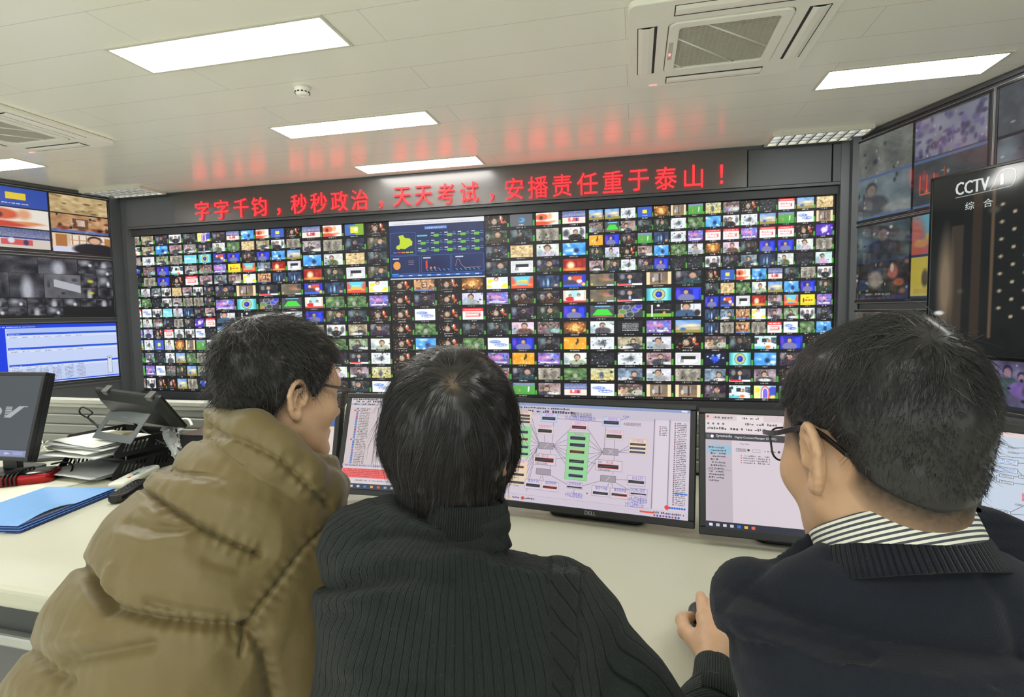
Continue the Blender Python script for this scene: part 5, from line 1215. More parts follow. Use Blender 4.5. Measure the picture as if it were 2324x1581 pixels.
def stool(loc, h, label):
    h -= .022
    e = empty('office_stool', (loc[0], loc[1], 0), 0, label, 'stool')
    b = MB(trans(loc[0], loc[1], 0)); b.lathe([(.0, h-.07), (.17, h-.07), (.20, h-.05), (.205, h-.02), (.18, h), (.0, h+.004)], 28); b.build('seat', M_black, e)
    b = MB(trans(loc[0], loc[1], 0)); b.lathe([(.028, .08), (.028, h-.2), (.02, h-.2), (.02, h-.071)], 14); b.build('column', M_alu, e)
    for q in range(5):
        a = q*2*math.pi/5+.3; b = MB(trans(loc[0], loc[1], 0) @ rotz(a)); b.loft([[(x, -w, .07), (x, w, .07), (x, w, .07+t), (x, -w, .07+t)] for x, w, t in ((.02, .025, .035), (.21, .015, .02))], smooth=False); arm = b.build('base_arm', M_black, e)
        b = MB(trans(loc[0], loc[1], 0) @ rotz(a)); b.tube([(.21, -.02, .03), (.21, .02, .03)], .03, 14); b.tube([(.21, 0, .045), (.21, 0, .075)], .008, 8); b.build('caster', M_black, e)

M_denim = mat('dark_trousers', (38, 40, 48), .85, 0, .1, 40)
M_shoe = mat('black_shoes', (22, 22, 23), .45)
def knit(name, rgb, rib, fine, depth, groove=(0.35,), rough=.9, fuzz=.02):
    """ribbed knit: the mesh stores how far round the body each point lies (attribute 'rib', metres)"""
    m = mat(name, rgb, rough, 0, .12, 60.0, spec=.2)
    nt = m.node_tree; N = nt.nodes; L = nt.links; b = N['Principled BSDF']
    at = N.new('ShaderNodeAttribute'); at.attribute_name = 'rib'
    def math_(op, a, bb=None):
        n = N.new('ShaderNodeMath'); n.operation = op
        for i, v in enumerate((a, bb)):
            if v is None: continue
            if isinstance(v, (int, float)): n.inputs[i].default_value = v
            else: L.new(v, n.inputs[i])
        return n.outputs[0]
    nz = N.new('ShaderNodeTexNoise'); nz.inputs['Scale'].default_value = 30; tc = [n for n in N if n.type == 'TEX_COORD'][0]; L.new(tc.outputs['Object'], nz.inputs['Vector'])
    wv = math_('ADD', at.outputs['Fac'], math_('MULTIPLY', math_('SUBTRACT', nz.outputs['Fac'], .5), .0012))
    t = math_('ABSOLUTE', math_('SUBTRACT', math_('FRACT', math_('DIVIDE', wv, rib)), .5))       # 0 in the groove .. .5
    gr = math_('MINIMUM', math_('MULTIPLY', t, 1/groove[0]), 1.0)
    fi = math_('SINE', math_('MULTIPLY', wv, 2*math.pi/fine))
    n2 = N.new('ShaderNodeTexNoise'); n2.inputs['Scale'].default_value = 700; n2.inputs['Detail'].default_value = 3; L.new(tc.outputs['Object'], n2.inputs['Vector'])
    hgt = math_('ADD', math_('ADD', gr, math_('MULTIPLY', fi, .22)), math_('MULTIPLY', n2.outputs['Fac'], .5))
    bp = N.new('ShaderNodeBump'); bp.inputs['Strength'].default_value = .9; bp.inputs['Distance'].default_value = depth; L.new(hgt, bp.inputs['Height']); L.new(bp.outputs['Normal'], b.inputs['Normal'])
    base = b.inputs['Base Color'].links[0].from_socket
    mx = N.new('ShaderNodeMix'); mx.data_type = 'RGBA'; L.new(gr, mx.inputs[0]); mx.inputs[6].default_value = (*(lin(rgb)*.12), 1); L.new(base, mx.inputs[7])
    sp = N.new('ShaderNodeTexNoise'); sp.inputs['Scale'].default_value = 260; sp.inputs['Detail'].default_value = 2; L.new(tc.outputs['Object'], sp.inputs['Vector'])
    th = math_('MULTIPLY', math_('MAXIMUM', math_('SUBTRACT', sp.outputs['Fac'], .66), 0.0), fuzz*60)
    m2 = N.new('ShaderNodeMix'); m2.data_type = 'RGBA'; L.new(th, m2.inputs[0]); L.new(mx.outputs[2], m2.inputs[6]); m2.inputs[7].default_value = (*lin((120, 122, 112)), 1)
    L.new(m2.outputs[2], b.inputs['Base Color'])
    b.inputs['Sheen Weight'].default_value = .08; b.inputs['Sheen Roughness'].default_value = .4
    return m
def neck_ring(ctr, axis, fwd, rx, ry, rows, thick, k=72):
    """a standing collar: rows of (height, scale) outside, closed by an inner wall; returns V, F and round-the-neck lengths"""
    z = unit(axis); y = np.asarray(fwd, float); y = unit(y-(y@z)*z); x = np.cross(y, z)
    a = np.linspace(0, 2*math.pi, k, endpoint=False); secs = []; u = []
    full = [(h, s_, 0) for h, s_ in rows]+[(h, s_, thick) for h, s_ in rows[::-1]]
    for h, s_, t in full:
        secs.append(ctr+z*h+np.outer(np.cos(a)*(rx*s_-t), x)+np.outer(np.sin(a)*(ry*s_-t), y)); u.append(a*rx)
    V = np.concatenate(secs); n = len(full); F = []
    for i in range(n):
        i2 = (i+1) % n
        for j in range(k): F.append((i*k+j, i*k+(j+1) % k, i2*k+(j+1) % k, i2*k+j))
    return V, np.array(F), np.concatenate(u)

# ---------- the middle person: dark ribbed turtleneck
pm = empty('person', tuple(np.array([*P(1010, 1500, .72)[:2], 0])), 0, 'person with thick black hair in a dark ribbed turtleneck, seen from behind, middle', 'person')
stM = dict(nape=-.150, side=-.074, neck_hair=True, front=.062, seed=3, rgb=(27, 24, 23), lift=.0035, steps=9, wob=.14, clump=1.1, fly=.025, tousle=.8, edge=-.002, wide=1.03,
           thick=lambda X, Y, Z: .012+.004*np.clip((Z+.02)/.1, 0, 1)+.004*np.clip(-Y/.1, 0, 1)+.006*np.exp(-((Z+.03)/.05)**2)+.007*np.clip((np.abs(X)-.05)/.03, 0, 1)*np.exp(-((Z+.015)/.04)**2),
           len=lambda p: np.full(len(p), .075), grey=.02, rad=.00038)
WH = np.array([.036, -.108, .076])
def combM(p):
    d = p-WH; d = d/(np.linalg.norm(d, axis=1)[:, None]+1e-6); sw = np.stack([-d[:, 1], d[:, 0], 0*d[:, 0]], -1)
    return d*1.2+sw*.35+np.array([0, -.05, -.75])*np.clip((.13-p[:, 2:])/.1, 0, 1.4)
stM['comb'] = combM; stM['whorl'] = np.array([.036, -.112, .078])
HM = place_head(4, 16, 2, P(1029, 1006, .785), .955, stM, P(1040, 1212, .765))
V, F = HM.skin(); cM = skin_colors(V, None, base=(190, 152, 122)); Wv = HM.to_world(V)
Vs, Fs, Cs = [Wv], [F], [cM]; off = len(Wv)
# right hand on the mouse: one continuous surface, fingers bent over it
def W_(x, y, z): return onz(x, y, z)
wr = W_(1622, 1512, .800); palm = W_(1624, 1440, .806)
kn = [W_(1597, 1402, .810), W_(1625, 1392, .815), W_(1650, 1396, .812), W_(1672, 1408, .803)]
ti = [W_(1590, 1352, .784), W_(1624, 1342, .783), W_(1655, 1352, .780), W_(1684, 1372, .771)]
md = [(k_*.45+t_*.55)+np.array([0, 0, .009]) for k_, t_ in zip(kn, ti)]
th = [W_(1596, 1470, .792), W_(1556, 1432, .790), W_(1549, 1407, .783), W_(1567, 1399, .776)]
def hand_fn(X, Y, Z):
    d = s_cap(X, Y, Z, wr, wr+(palm-wr)*.5, .026, .029)
    for i in range(4): d = smin(d, s_cap(X, Y, Z, wr+(palm-wr)*.35+(kn[i]-palm)*.25, kn[i], .019, .0125), .018)
    for i in range(4):
        r0 = (.0112, .0115, .0108, .0095)[i]
        d = smin(d, s_chain(X, Y, Z, [kn[i], md[i], ti[i]], [r0, r0*.95, r0*.84], .004), .006)
    d = smin(d, s_chain(X, Y, Z, th, [.017, .0125, .0118, .0098], .006), .012)
    d = smin(d, s_ell(X, Y, Z, kn[0]+np.array([0, 0, .004]), (.009, .009, .006)), .008)
    return d
hp = np.array([wr, palm]+kn+ti+th); Vh, Fh = grid_mesh(hand_fn, hp.min(0)-.035, hp.max(0)+.035, .0016)
Nh = normals(Vh, Fh); ch = skin_colors(Vh, None, base=(194, 156, 124))
for i in range(4):                                                # knuckle creases and nails
    q = np.linalg.norm(Vh-(md[i]+np.array([0, 0, .008])), axis=1); ch *= (1-.14*np.exp(-(q/.006)**2))[:, None]
    q = np.linalg.norm(Vh-(kn[i]+np.array([0, 0, .012])), axis=1); Vh = Vh+Nh*(.0009*np.sin(q*1400)*np.exp(-(q/.009)**2))[:, None]; ch *= (1-.12*np.exp(-(q/.008)**2))[:, None]
Vs.append(Vh); Fs.append(Fh+off); Cs.append(ch); off += len(Vh)
sh_r = P(1250, 1368, .76); el_r = P(1585, 1745, .70)
b = MB(); nk = P(1046, 1225, .755)
nk = nk-np.array([0, 0, .05])
b.tube([nk, (nk+sh_r)/2+np.array([0, -.0, -.04]), sh_r, (sh_r+el_r)/2, el_r, (el_r*.5+wr*.5), wr], [.022, .022, .025, .03, .028, .026, .022], 10)
Vb = np.concatenate(b.V); Vs.append(Vb); F4 = [f for f in b.F if len(f) == 4]; Fs.append(np.array(F4)+off); Cs.append(np.tile(lin((206, 172, 142)), (len(Vb), 1)))
o = link_mesh('body', np.concatenate(Vs), np.concatenate(Fs), M_skin, pm, smooth=True); set_point_color(o, np.concatenate(Cs))
V, F, C = HM.hair(9000); o = link_mesh('hair', HM.to_world(V), F, M_hair, pm, smooth=True); set_point_color(o, C)

ST = lambda L, R, d, bb, dr=None: (P(L[0], L[1], d), P(R[0], R[1], d if dr is None else dr), bb)
torM = [ST((955, 1170), (1142, 1165), .745, .062), ST((925, 1196), (1172, 1188), .745, .072), ST((835, 1214), (1218, 1216), .742, .082), ST((758, 1236), (1280, 1246), .738, .095), ST((734, 1280), (1326, 1298), .73, .108), ST((724, 1360), (1336, 1370), .72, .118), ST((718, 1460), (1345, 1460), .71, .125),
        ST((713, 1581), (1360, 1581), .70, .128), ST((712, 1800), (1360, 1800), .68, .13), ST((700, 2150), (1330, 2150), .67, .14)]
armM = [sh_r, P(1315, 1412, .745), P(1425, 1550, .72), el_r]
fore = [el_r, el_r*.55+wr*.45+np.array([0, 0, -.004]), wr+(wr-palm)*.62]
shl = P(810, 1232, .745)
def swM(X, Y, Z):
    d = s_sweep(X, Y, Z, torM)
    d = smin(d, s_ell(X, Y, Z, P(1268, 1350, .74), (.042, .06, .042)), .03)
    d = smin(d, s_chain(X, Y, Z, armM, [.050, .050, .049, .047], .03), .04)
    d = smin(d, s_chain(X, Y, Z, fore, [.047, .043, .030], .02), .02)
    d = smin(d, s_chain(X, Y, Z, [shl, P(835, 1228, .86), P(865, 1240, 1.02)], [.048, .043, .040], .03), .05)
    return d
allp = np.array([p for s in torM for p in s[:2]]+armM+fore)
V, F = grid_mesh(swM, np.maximum(allp.min(0)-.14, (-9, -9, .50)), allp.max(0)+np.array([.09, .28, .06]), .0055)
N = normals(V, F); xy = proj(V)
# rib lines: round the torso, and along the sleeve beyond the shoulder seam
tc = np.array([(s[0]+s[1])/2 for s in torM]); ax = unit(tc[2]-tc[7]); rgt = unit(torM[5][1]-torM[5][0]); fw = np.cross(ax, rgt)
w = V-tc[5]; ut = np.arctan2(w@rgt, -(w@CM[2]))*0.19
ua = None
def around(V, chain):
    best = np.full(len(V), 1e9); u = np.zeros(len(V))
    for a, b_ in zip(chain[:-1], chain[1:]):
        d = b_-a; t = np.clip(((V-a)@d)/(d@d), 0, 1); q = V-a-t[:, None]*d; r = np.linalg.norm(q, axis=1); dd = unit(d); e1 = unit(CM[0]-(CM[0]@dd)*dd); e2 = np.cross(dd, e1)
        m = r < best; best = np.where(m, r, best); u = np.where(m, np.arctan2(q@e1, -np.sign(e2@CM[2])*(q@e2)), u)
    return u, best
u1, r1 = around(V, armM); u2, r2 = around(V, fore)
SEAM = [(1262, 1245), (1322, 1292), (1322, 1330), (1312, 1420), (1302, 1581), (1300, 1900)]
dS, _, sideS = poly_dist(xy[:, :2], SEAM)
arm = (sideS < 0) & (xy[:, 1] > 1200) & (xy[:, 0] > 1250) if True else None
aa = unit(el_r-P(1290, 1300, .75)); pp = unit(np.cross(CM[2], aa)); rib = (V-el_r)@pp; rib = np.where(arm, rib, ut)
V = V-N*(.0016*np.exp(-(dS/6)**2)*((xy[:, 1] > 1285) & (xy[:, 1] < 1560)))[:, None]
sag = vnoise(V*np.array([.35, .35, 1.0]), .035, 8)*.010+vnoise(V*np.array([.3, .3, 1.0]), .016, 9)*.004
for pl, wd, dp in (([(835, 1222), (900, 1212), (1010, 1222), (1120, 1212), (1185, 1228)], 13, .006), ([(780, 1290), (900, 1270), (1010, 1272), (1090, 1262)], 20, -.006), ([(800, 1330), (950, 1308), (1060, 1318)], 18, .004), ([(745, 1400), (850, 1385), (960, 1390)], 22, .005), ([(740, 1370), (850, 1352)], 18, -.004), ([(735, 1560), (850, 1540), (1000, 1555)], 20, .005)):
    d_, _, _ = poly_dist(xy[:, :2], pl); sag = sag-dp*np.exp(-(d_/wd)**2)
V = V+N*sag[:, None]
M_knit = knit('dark_green_ribbed_knit', (36, 42, 41), .0148, .0021, .0016, (.11,))
o = link_mesh('turtleneck', V, F, M_knit, pm, smooth=True); set_point_float(o, rib, 'rib')
ctr = P(1042, 1192, .748); rows = [(-.022, 1.10), (-.010, 1.02), (.004, .985), (.022, .98), (.032, .985), (.035, .97)]
V, F, u = neck_ring(ctr, unit(HM.F[:3, 2]*.6+np.array([0, .12, .8])), (0, 1, 0), .068, .070, rows, .007)
o = link_mesh('roll_collar', V, F, knit('dark_green_fine_rib', (34, 40, 39), .0032, .0016, .0012, (.3,)), pm, smooth=True); set_point_float(o, u, 'rib')
# cuff over the wrist
cz = unit(palm-wr); V, F, u = neck_ring(wr+(wr-palm)*.12, cz, (0, 0, 1), .030, .026, [(-.07, 1.12), (-.03, 1.05), (.0, 1.0), (.010, 1.0), (.012, .97)], .003, 48)
o = link_mesh('cuff', V, F, knit('dark_green_cuff_rib', (44, 50, 48), .0036, .0018, .0014, (.3,)), pm, smooth=True); set_point_float(o, u, 'rib')
hipM = np.array([*(P(1010, 1500, .66)[:2]), .56]); seat_and_legs(pm, hipM, unit(np.array([-.05, 1, 0])), M_denim, M_shoe)
stool(hipM, .47, 'black swivel stool under the person in the ribbed turtleneck')

# ---------- the right man: navy sweater over a striped shirt, short faded hair
pr = empty('person', tuple(np.array([*P(2030, 1500, .55)[:2], 0])), 0, 'person with glasses in a navy sweater over a striped collar, on the right', 'person')
def thickR(X, Y, Z):
    top = np.clip((Z-.035-.2*np.clip(-Y-.02, 0, .1)*-1*0)/.07, 0, 1)
    return .0022+.15*np.clip(-Y-.03, 0, .02)*np.clip((Z+.05)/.09, 0, 1)+.004*top*top*(3-2*top)+.008*np.exp(-(((X+.004)/.03)**2+((Y+.08)/.03)**2))*(Z > .07)
stR = dict(neck_hair=True, nape=-.056, side=.020, front=.066, seed=5, rgb=(25, 23, 22), lift=.0022, steps=7, wob=.3, clump=1.0, fly=.02, tousle=.5, edge=.012, wide=1.02, thick=thickR,
           len=lambda p: .006+.040*np.clip((p[:, 2]-.03)/.07, 0, 1), grey=.02, rad=.00030)
WR = np.array([-.006, -.092, .096])
def combR(p):
    d = p-WR; d = d/(np.linalg.norm(d, axis=1)[:, None]+1e-6); sw = np.stack([-d[:, 1], d[:, 0], 0*d[:, 0]], -1)
    return d+sw*.5+np.array([0, .1, -.35])*np.clip((.12-p[:, 2:])/.1, 0, 1.4)
stR['comb'] = combR
azR, ptR, rlR, scR = -20, 14, 0, .965
HR = place_head(azR, ptR, rlR, P(1858, 1040, .525)-ear_world(azR, ptR, rlR, scR, -1), scR, stR, P(2022, 1300, .530))
V, F = HR.skin(.0019); c = skin_colors(V, None, base=(182, 146, 116))
lineR = hairline(V[:, 1], stR['nape'], stR['side'], stR['front']); up = V[:, 2]-np.maximum(lineR, -.056)        # close-cropped stubble below the longer hair
nearear = np.minimum(*[np.linalg.norm(V-ear_pts(s)[0], axis=1) for s in (1, -1)])
fd = np.clip((up+.052)/.052, 0, 1)*(V[:, 1] < .062)*(np.abs(V[:, 0]) < .0815)*np.clip((nearear-.030)/.008, 0, 1)*(V[:, 2] > -.14)
c = c*(1-.93*fd**.7*(.92+.16*(vnoise(V, .003, 6)+.5)).clip(0, 1.05))[:, None].clip(.05, 1)
o = link_mesh('body', HR.to_world(V), F, M_skin, pr, smooth=True); set_point_color(o, c)
V, F, C = HR.hair(9000, .0028); o = link_mesh('hair', HR.to_world(V), F, M_hair, pr, smooth=True); set_point_color(o, C)
torR = [ST((1935, 1300), (2185, 1284), .532, .034), ST((1878, 1305), (2246, 1286), .536, .044), ST((1790, 1310), (2312, 1288), .540, .055), ST((1705, 1306), (2400, 1284), .545, .074), ST((1650, 1340), (2455, 1325), .545, .090), ST((1624, 1395), (2480, 1385), .542, .102), ST((1626, 1440), (2485, 1440), .538, .108), ST((1645, 1510), (2480, 1510), .53, .115),
        ST((1664, 1581), (2470, 1581), .52, .120), ST((1700, 1800), (2440, 1800), .50, .125), ST((1700, 2250), (2440, 2250), .46, .14)]
armR = [P(1700, 1345, .58), P(1700, 1352, .66), P(1730, 1420, .72)]
def swR(X, Y, Z):
    d = s_sweep(X, Y, Z, torR)
    d = smin(d, s_chain(X, Y, Z, armR, [.036, .037, .038], .02), .022)
    d = smin(d, s_ell(X, Y, Z, P(2300, 1300, .60), (.05, .055, .04)), .025)
    d = smin(d, s_ell(X, Y, Z, P(2085, 1362, .505), (.125, .050, .055)), .045)
    return d
allp = np.array([p for s in torR for p in s[:2]])
V, F = grid_mesh(swR, np.maximum(allp.min(0)-.14, (-9, -9, .52)), allp.max(0)+np.array([.08, .22, .05]), .005)
N = normals(V, F); xy = proj(V)
sag = vnoise(V*np.array([.6, .6, 1.0]), .05, 18)*.008+vnoise(V, .02, 19)*.002
for pl, wd, dp in (([(1765, 1272), (1720, 1305), (1660, 1360), (1630, 1395)], 6, .0025), ([(1880, 1262), (2000, 1272), (2180, 1272), (2260, 1262)], 12, .004), ([(1800, 1300), (1950, 1320)], 26, -.003), ([(1672, 1500), (1650, 1420), (1640, 1370)], 12, .003), ([(2240, 1300), (2300, 1380), (2320, 1480)], 24, .005)):
    d_, _, _ = poly_dist(xy[:, :2], pl); sag = sag-dp*np.exp(-(d_/wd)**2)
V = V+N*sag[:, None]
M_navy = mat('navy_wool', (30, 33, 41), .92, 0, .10, 90, .5, 900, spec=.15, Sheen_Weight=.08)
link_mesh('sweater', V, F, M_navy, pr, smooth=True)
upR = unit(np.array([-.25, .52, .82])); fR = HR.F[:3, 1]
ctrS = P(2034, 1227, .530); upB = unit(np.array([-.13, .52, .85]))
V, F, u = neck_ring(P(2034, 1258, .532), upB, fR, .079, .077, [(-.024, 1.06), (-.012, 1.03), (.0, 1.0), (.006, .98), (.008, .96), (.006, .93)], .010, 90)
o = link_mesh('ribbed_neckband', V, F, knit('navy_rib', (29, 32, 40), .0052, .0026, .0016, (.3,)), pr, smooth=True); set_point_float(o, u, 'rib')
M_stripe = mat('striped_shirting', (214, 212, 200), .8, 0, .03)
def stripes(m, period):
    nt = m.node_tree; N_ = nt.nodes; L = nt.links; b = N_['Principled BSDF']; at = N_.new('ShaderNodeAttribute'); at.attribute_name = 'rib'
    a = N_.new('ShaderNodeMath'); a.operation = 'DIVIDE'; L.new(at.outputs['Fac'], a.inputs[0]); a.inputs[1].default_value = period
    f = N_.new('ShaderNodeMath'); f.operation = 'FRACT'; L.new(a.outputs[0], f.inputs[0])
    g = N_.new('ShaderNodeMath'); g.operation = 'GREATER_THAN'; L.new(f.outputs[0], g.inputs[0]); g.inputs[1].default_value = .52
    mx = N_.new('ShaderNodeMix'); mx.data_type = 'RGBA'; base = b.inputs['Base Color'].links[0].from_socket
    L.new(g.outputs[0], mx.inputs[0]); L.new(base, mx.inputs[6]); mx.inputs[7].default_value = (*lin((62, 66, 74)), 1); L.new(mx.outputs[2], b.inputs['Base Color'])
stripes(M_stripe, .0046)
hs = np.linspace(-.020, .021, 9); rows = [(h, .90+.03*math.cos((h-.02)*30)) for h in hs]+[(.0225, .91)]
V, F, u = neck_ring(ctrS+upR*.002, upR, fR, .078, .075, rows, .003, 90)
hgt = (V-ctrS)@upR
o = link_mesh('shirt_collar', V, F, M_stripe, pr, smooth=True); set_point_float(o, hgt+.2, 'rib')
hipR = np.array([*(P(2050, 1500, .50)[:2]), .56]); seat_and_legs(pr, hipR, unit(np.array([.0, 1, 0])), M_denim, M_shoe)
stool(hipR, .47, 'black swivel stool under the person in the navy sweater')

def glasses(root, Hd, frame_m, lens_m, rim_r, temple_w, side, rim_low=True, y0=.104, drop=0.0):
    g = empty('glasses', (0, 0, 0)); g.parent = root
    g.location = tuple(Hd.to_world([(0, y0, .006)])[0]-np.array(root.location))
    M = Hd.F.copy(); M[:3, :3] = M[:3, :3]*Hd.k
    for s in (1, -1):
        ol = rrect(s*.034-.026, -.018-drop, s*.034+.026, .021-drop, .012, 5)
        pts = np.array([(x, y0-.0022*abs(x)/.03*2, z) for x, z in ol]); b = MB(M); b.tube(pts, rim_r, 8, closed=True); b.build('rim', frame_m, g)
        b = MB(M); V = np.concatenate([pts+np.array([0, -.0006, 0]), pts+np.array([0, .0006, 0])]); n = len(pts)
        b.add(V, [tuple(range(n)), tuple(range(2*n-1, n-1, -1))]+[(i, n+i, n+(i+1) % n, (i+1) % n) for i in range(n)]); b.build('lens', lens_m, g)
    b = MB(M); b.tube(spline([(-.009, y0, .008), (0, y0+.003, .011), (.009, y0, .008)], 4), rim_r, 8); b.build('bridge', frame_m, g)
    for s in (1, -1):
        p = spline([(s*.060, y0-.004, .016-drop), (s*.068, y0-.010, .017-drop), (s*.0785, .055, .021), (s*.0795, .010, .025), (s*.0815, -.012, .024), (s*.0805, -.032, .014), (s*.0785, -.054, -.002)], 5)
        n = len(p); secs = []
        for i, q in enumerate(p):
            hh = temple_w*(1.0 if i < n*.85 else .9); w_ = .0016
            secs.append([q+np.array([s*w_, 0, hh]), q+np.array([-s*w_, 0, hh]), q+np.array([-s*w_, 0, -hh]), q+np.array([s*w_, 0, -hh])])
        b = MB(M); b.loft(secs, smooth=False); o_ = b.build('temple', frame_m, g); bevel(o_, .0008, 1)
M_gl_black = mat('black_glasses_frame', (16, 16, 18), .3); M_gl_grey = mat('smoky_grey_frame', (98, 92, 82), .2, 0, .1, Transmission_Weight=.45)
M_lens = clear_glass('lens_glass')
glasses(pr, HR, M_gl_black, M_lens, .0012, .0028, -1, drop=-.006)

# ---------- the left man: khaki padded jacket, turned to the right
pl_ = empty('person', tuple(np.array([*P(400, 1500, .82)[:2], 0])), 0, 'person in a puffy khaki jacket and glasses leaning over the desk, on the left', 'person')
def thickL(X, Y, Z):
    top = np.clip((Z-.02)/.08, 0, 1)
    return .008+.002*top*top*(3-2*top)+.006*np.clip(-Y/.1, 0, 1)
stL = dict(neck_hair=True, nape=-.080, side=.000, front=.078, seed=9, rgb=(30, 27, 25), lift=.008, steps=8, wob=.5, clump=1.3, fly=.05, tousle=1.4, edge=.004, wide=1.03, thick=thickL,
           len=lambda p: .018+.034*np.clip((p[:, 2])/.1, 0, 1), grey=.10, rad=.00040)
WL = np.array([.0, -.060, .125])
def combL(p):
    d = p-WL; d = d/(np.linalg.norm(d, axis=1)[:, None]+1e-6); sw = np.stack([-d[:, 1], d[:, 0], 0*d[:, 0]], -1)
    return d+sw*.35+np.array([0, .25, -.7])*np.clip((.12-p[:, 2:])/.1, 0, 1.4)
stL['comb'] = combL
azL, ptL, rlL, scL = 28, 10, 0, .945
HL = place_head(azL, ptL, rlL, P(670, 908, .86)-ear_world(azL, ptL, rlL, scL, 1), scL, stL, P(605, 1010, .90))
V, F = HL.skin(.0019); c = skin_colors(V, None, base=(204, 166, 134))
q = np.linalg.norm(V-np.array([.0775, .022, -.036]), axis=1); c = c*(1-.7*np.exp(-(q/.0022)**2))[:, None]
o = link_mesh('body', HL.to_world(V), F, M_skin, pl_, smooth=True); set_point_color(o, c)
V, F, C = HL.hair(8500, .003); o = link_mesh('hair', HL.to_world(V), F, M_hair, pl_, smooth=True); set_point_color(o, C)
glasses(pl_, HL, M_gl_grey, M_lens, .0016, .0026, 1)
torL = [ST((474, 930), (742, 1105), .880, .095), ST((446, 980), (752, 1142), .873, .112), ST((412, 1030), (768, 1190), .865, .128), ST((348, 1110), (772, 1238), .85, .15), ST((274, 1214), (765, 1305), .835, .162), ST((214, 1300), (748, 1390), .82, .168), ST((152, 1400), (725, 1490), .81, .172), ST((94, 1500), (702, 1590), .80, .175), ST((30, 1640), (680, 1720), .765, .150), ST((20, 1850), (670, 1880), .70, .125), ST((30, 2150), (650, 2150), .67, .125)]
def jkL(X, Y, Z):
    d = s_sweep(X, Y, Z, torL)
    d = smin(d, s_chain(X, Y, Z, [P(708, 1252, .855), P(682, 1400, .83), P(652, 1560, .80), P(690, 1640, .90)], [.066, .070, .066, .055], .03), .03)
    d = smin(d, s_chain(X, Y, Z, [P(360, 1230, .93), P(330, 1330, 1.0), P(420, 1330, 1.12)], [.075, .07, .05], .03), .03)
    e = s_chain(X, Y, Z, [P(774, 1092, .885), P(742, 1098, .845), P(697, 1066, .81), P(640, 1018, .80), P(575, 980, .815), P(520, 960, .86), P(520, 955, .92), P(580, 980, .97)], [.012, .019, .022, .024, .025, .026, .025, .022], .02)
    e2_ = s_chain(X, Y, Z, [P(765, 1118, .875), P(738, 1126, .835), P(690, 1092, .795), P(634, 1046, .785), P(570, 1002, .80), P(512, 982, .85)], [.014, .020, .023, .026, .028, .030], .02)
    return smin(d, smin(e, e2_, .02), .010)
allp = np.array([p for s in torL for p in s[:2]])
V, F = grid_mesh(jkL, np.maximum(allp.min(0)-.18, (-9, -9, .45)), allp.max(0)+np.array([.10, .26, .08]), .0055)
V = relax(V, F, 1); V, F = split_quads(V, F); V = relax(V, F, 2)
N = normals(V, F); xy = proj(V)
disp = vnoise(V, .11, 28)*.008+vnoise(V*np.array([1, 1, .6]), .03, 29)*.0022
facing = np.clip(-(N@unit(CM[2]))+.35, 0, 1)
SEAMS = [([(300, 1090), (322, 1108), (400, 1160), (470, 1205), (535, 1235), (590, 1258)], 5, .013), ([(165, 1262), (186, 1285), (205, 1322), (270, 1385), (370, 1408), (470, 1418), (562, 1420)], 11, .016), ([(790, 1168), (735, 1200), (690, 1245), (640, 1310), (590, 1372), (560, 1418), (545, 1480)], 5, .010),
         ([(470, 968), (500, 985), (560, 1004), (640, 1046), (702, 1106), (750, 1150)], 7, .008), ([(60, 1470), (130, 1535), (160, 1545)], 12, .008), ([(560, 1420), (600, 1480), (620, 1581)], 14, .008)]
near = np.full(len(V), 1e9)
for pl, wd, dp in SEAMS:
    d_, run, _ = poly_dist(xy[:, :2], pl); near = np.minimum(near, d_)
    disp = disp-dp*facing*np.exp(-(d_/wd)**2)
    disp = disp+.0016*facing*np.exp(-(d_/22)**2)*np.sin(run/4.5+4.5*vnoise(V, .03, 31))             # puckers that run off the seam
disp = disp+.010*facing*(1-np.exp(-(near/60)**2))+vnoise(V@np.array([[1, .3, 0], [-.3, 1, .4], [.2, -.4, 1]])*np.array([1.6, 1, .45]), .016, 33)*.0022*facing
for pl, wd, dp in (([(345, 1128), (385, 1160), (420, 1172)], 11, .005), ([(330, 1150), (372, 1180), (400, 1188)], 10, -.004), ([(300, 1190), (350, 1200), (430, 1196), (480, 1205)], 12, .006), ([(280, 1215), (340, 1232), (420, 1218)], 11, -.004), ([(198, 1308), (214, 1345), (246, 1385)], 13, .020), ([(262, 1290), (240, 1330), (262, 1375)], 10, -.006), ([(340, 1365), (420, 1385), (520, 1400)], 12, .008), ([(150, 1500), (250, 1478), (350, 1460)], 15, .010), ([(120, 1460), (230, 1440)], 16, -.005), ([(470, 1270), (540, 1290), (590, 1250)], 13, .004), ([(530, 1440), (600, 1430)], 14, .006), ([(490, 1000), (530, 1020), (560, 1050)], 12, -.004)):
    d_, _, _ = poly_dist(xy[:, :2], pl); disp = disp-dp*facing*np.exp(-(d_/wd)**2)
V = relax(V+N*disp[:, None], F, 1)
M_khaki = mat('khaki_padded_nylon', (114, 99, 64), .46, 0, .05, 8.0, .5, 45, spec=.3, Sheen_Weight=.15)
link_mesh('jacket', V, F, M_khaki, pl_, smooth=True)
hipL = np.array([*(P(330, 1500, .78)[:2]), .56]); seat_and_legs(pl_, hipL, unit(np.array([.25, 1, 0])), M_denim, M_shoe)
stool(hipL, .47, 'black swivel stool under the person in the khaki jacket')
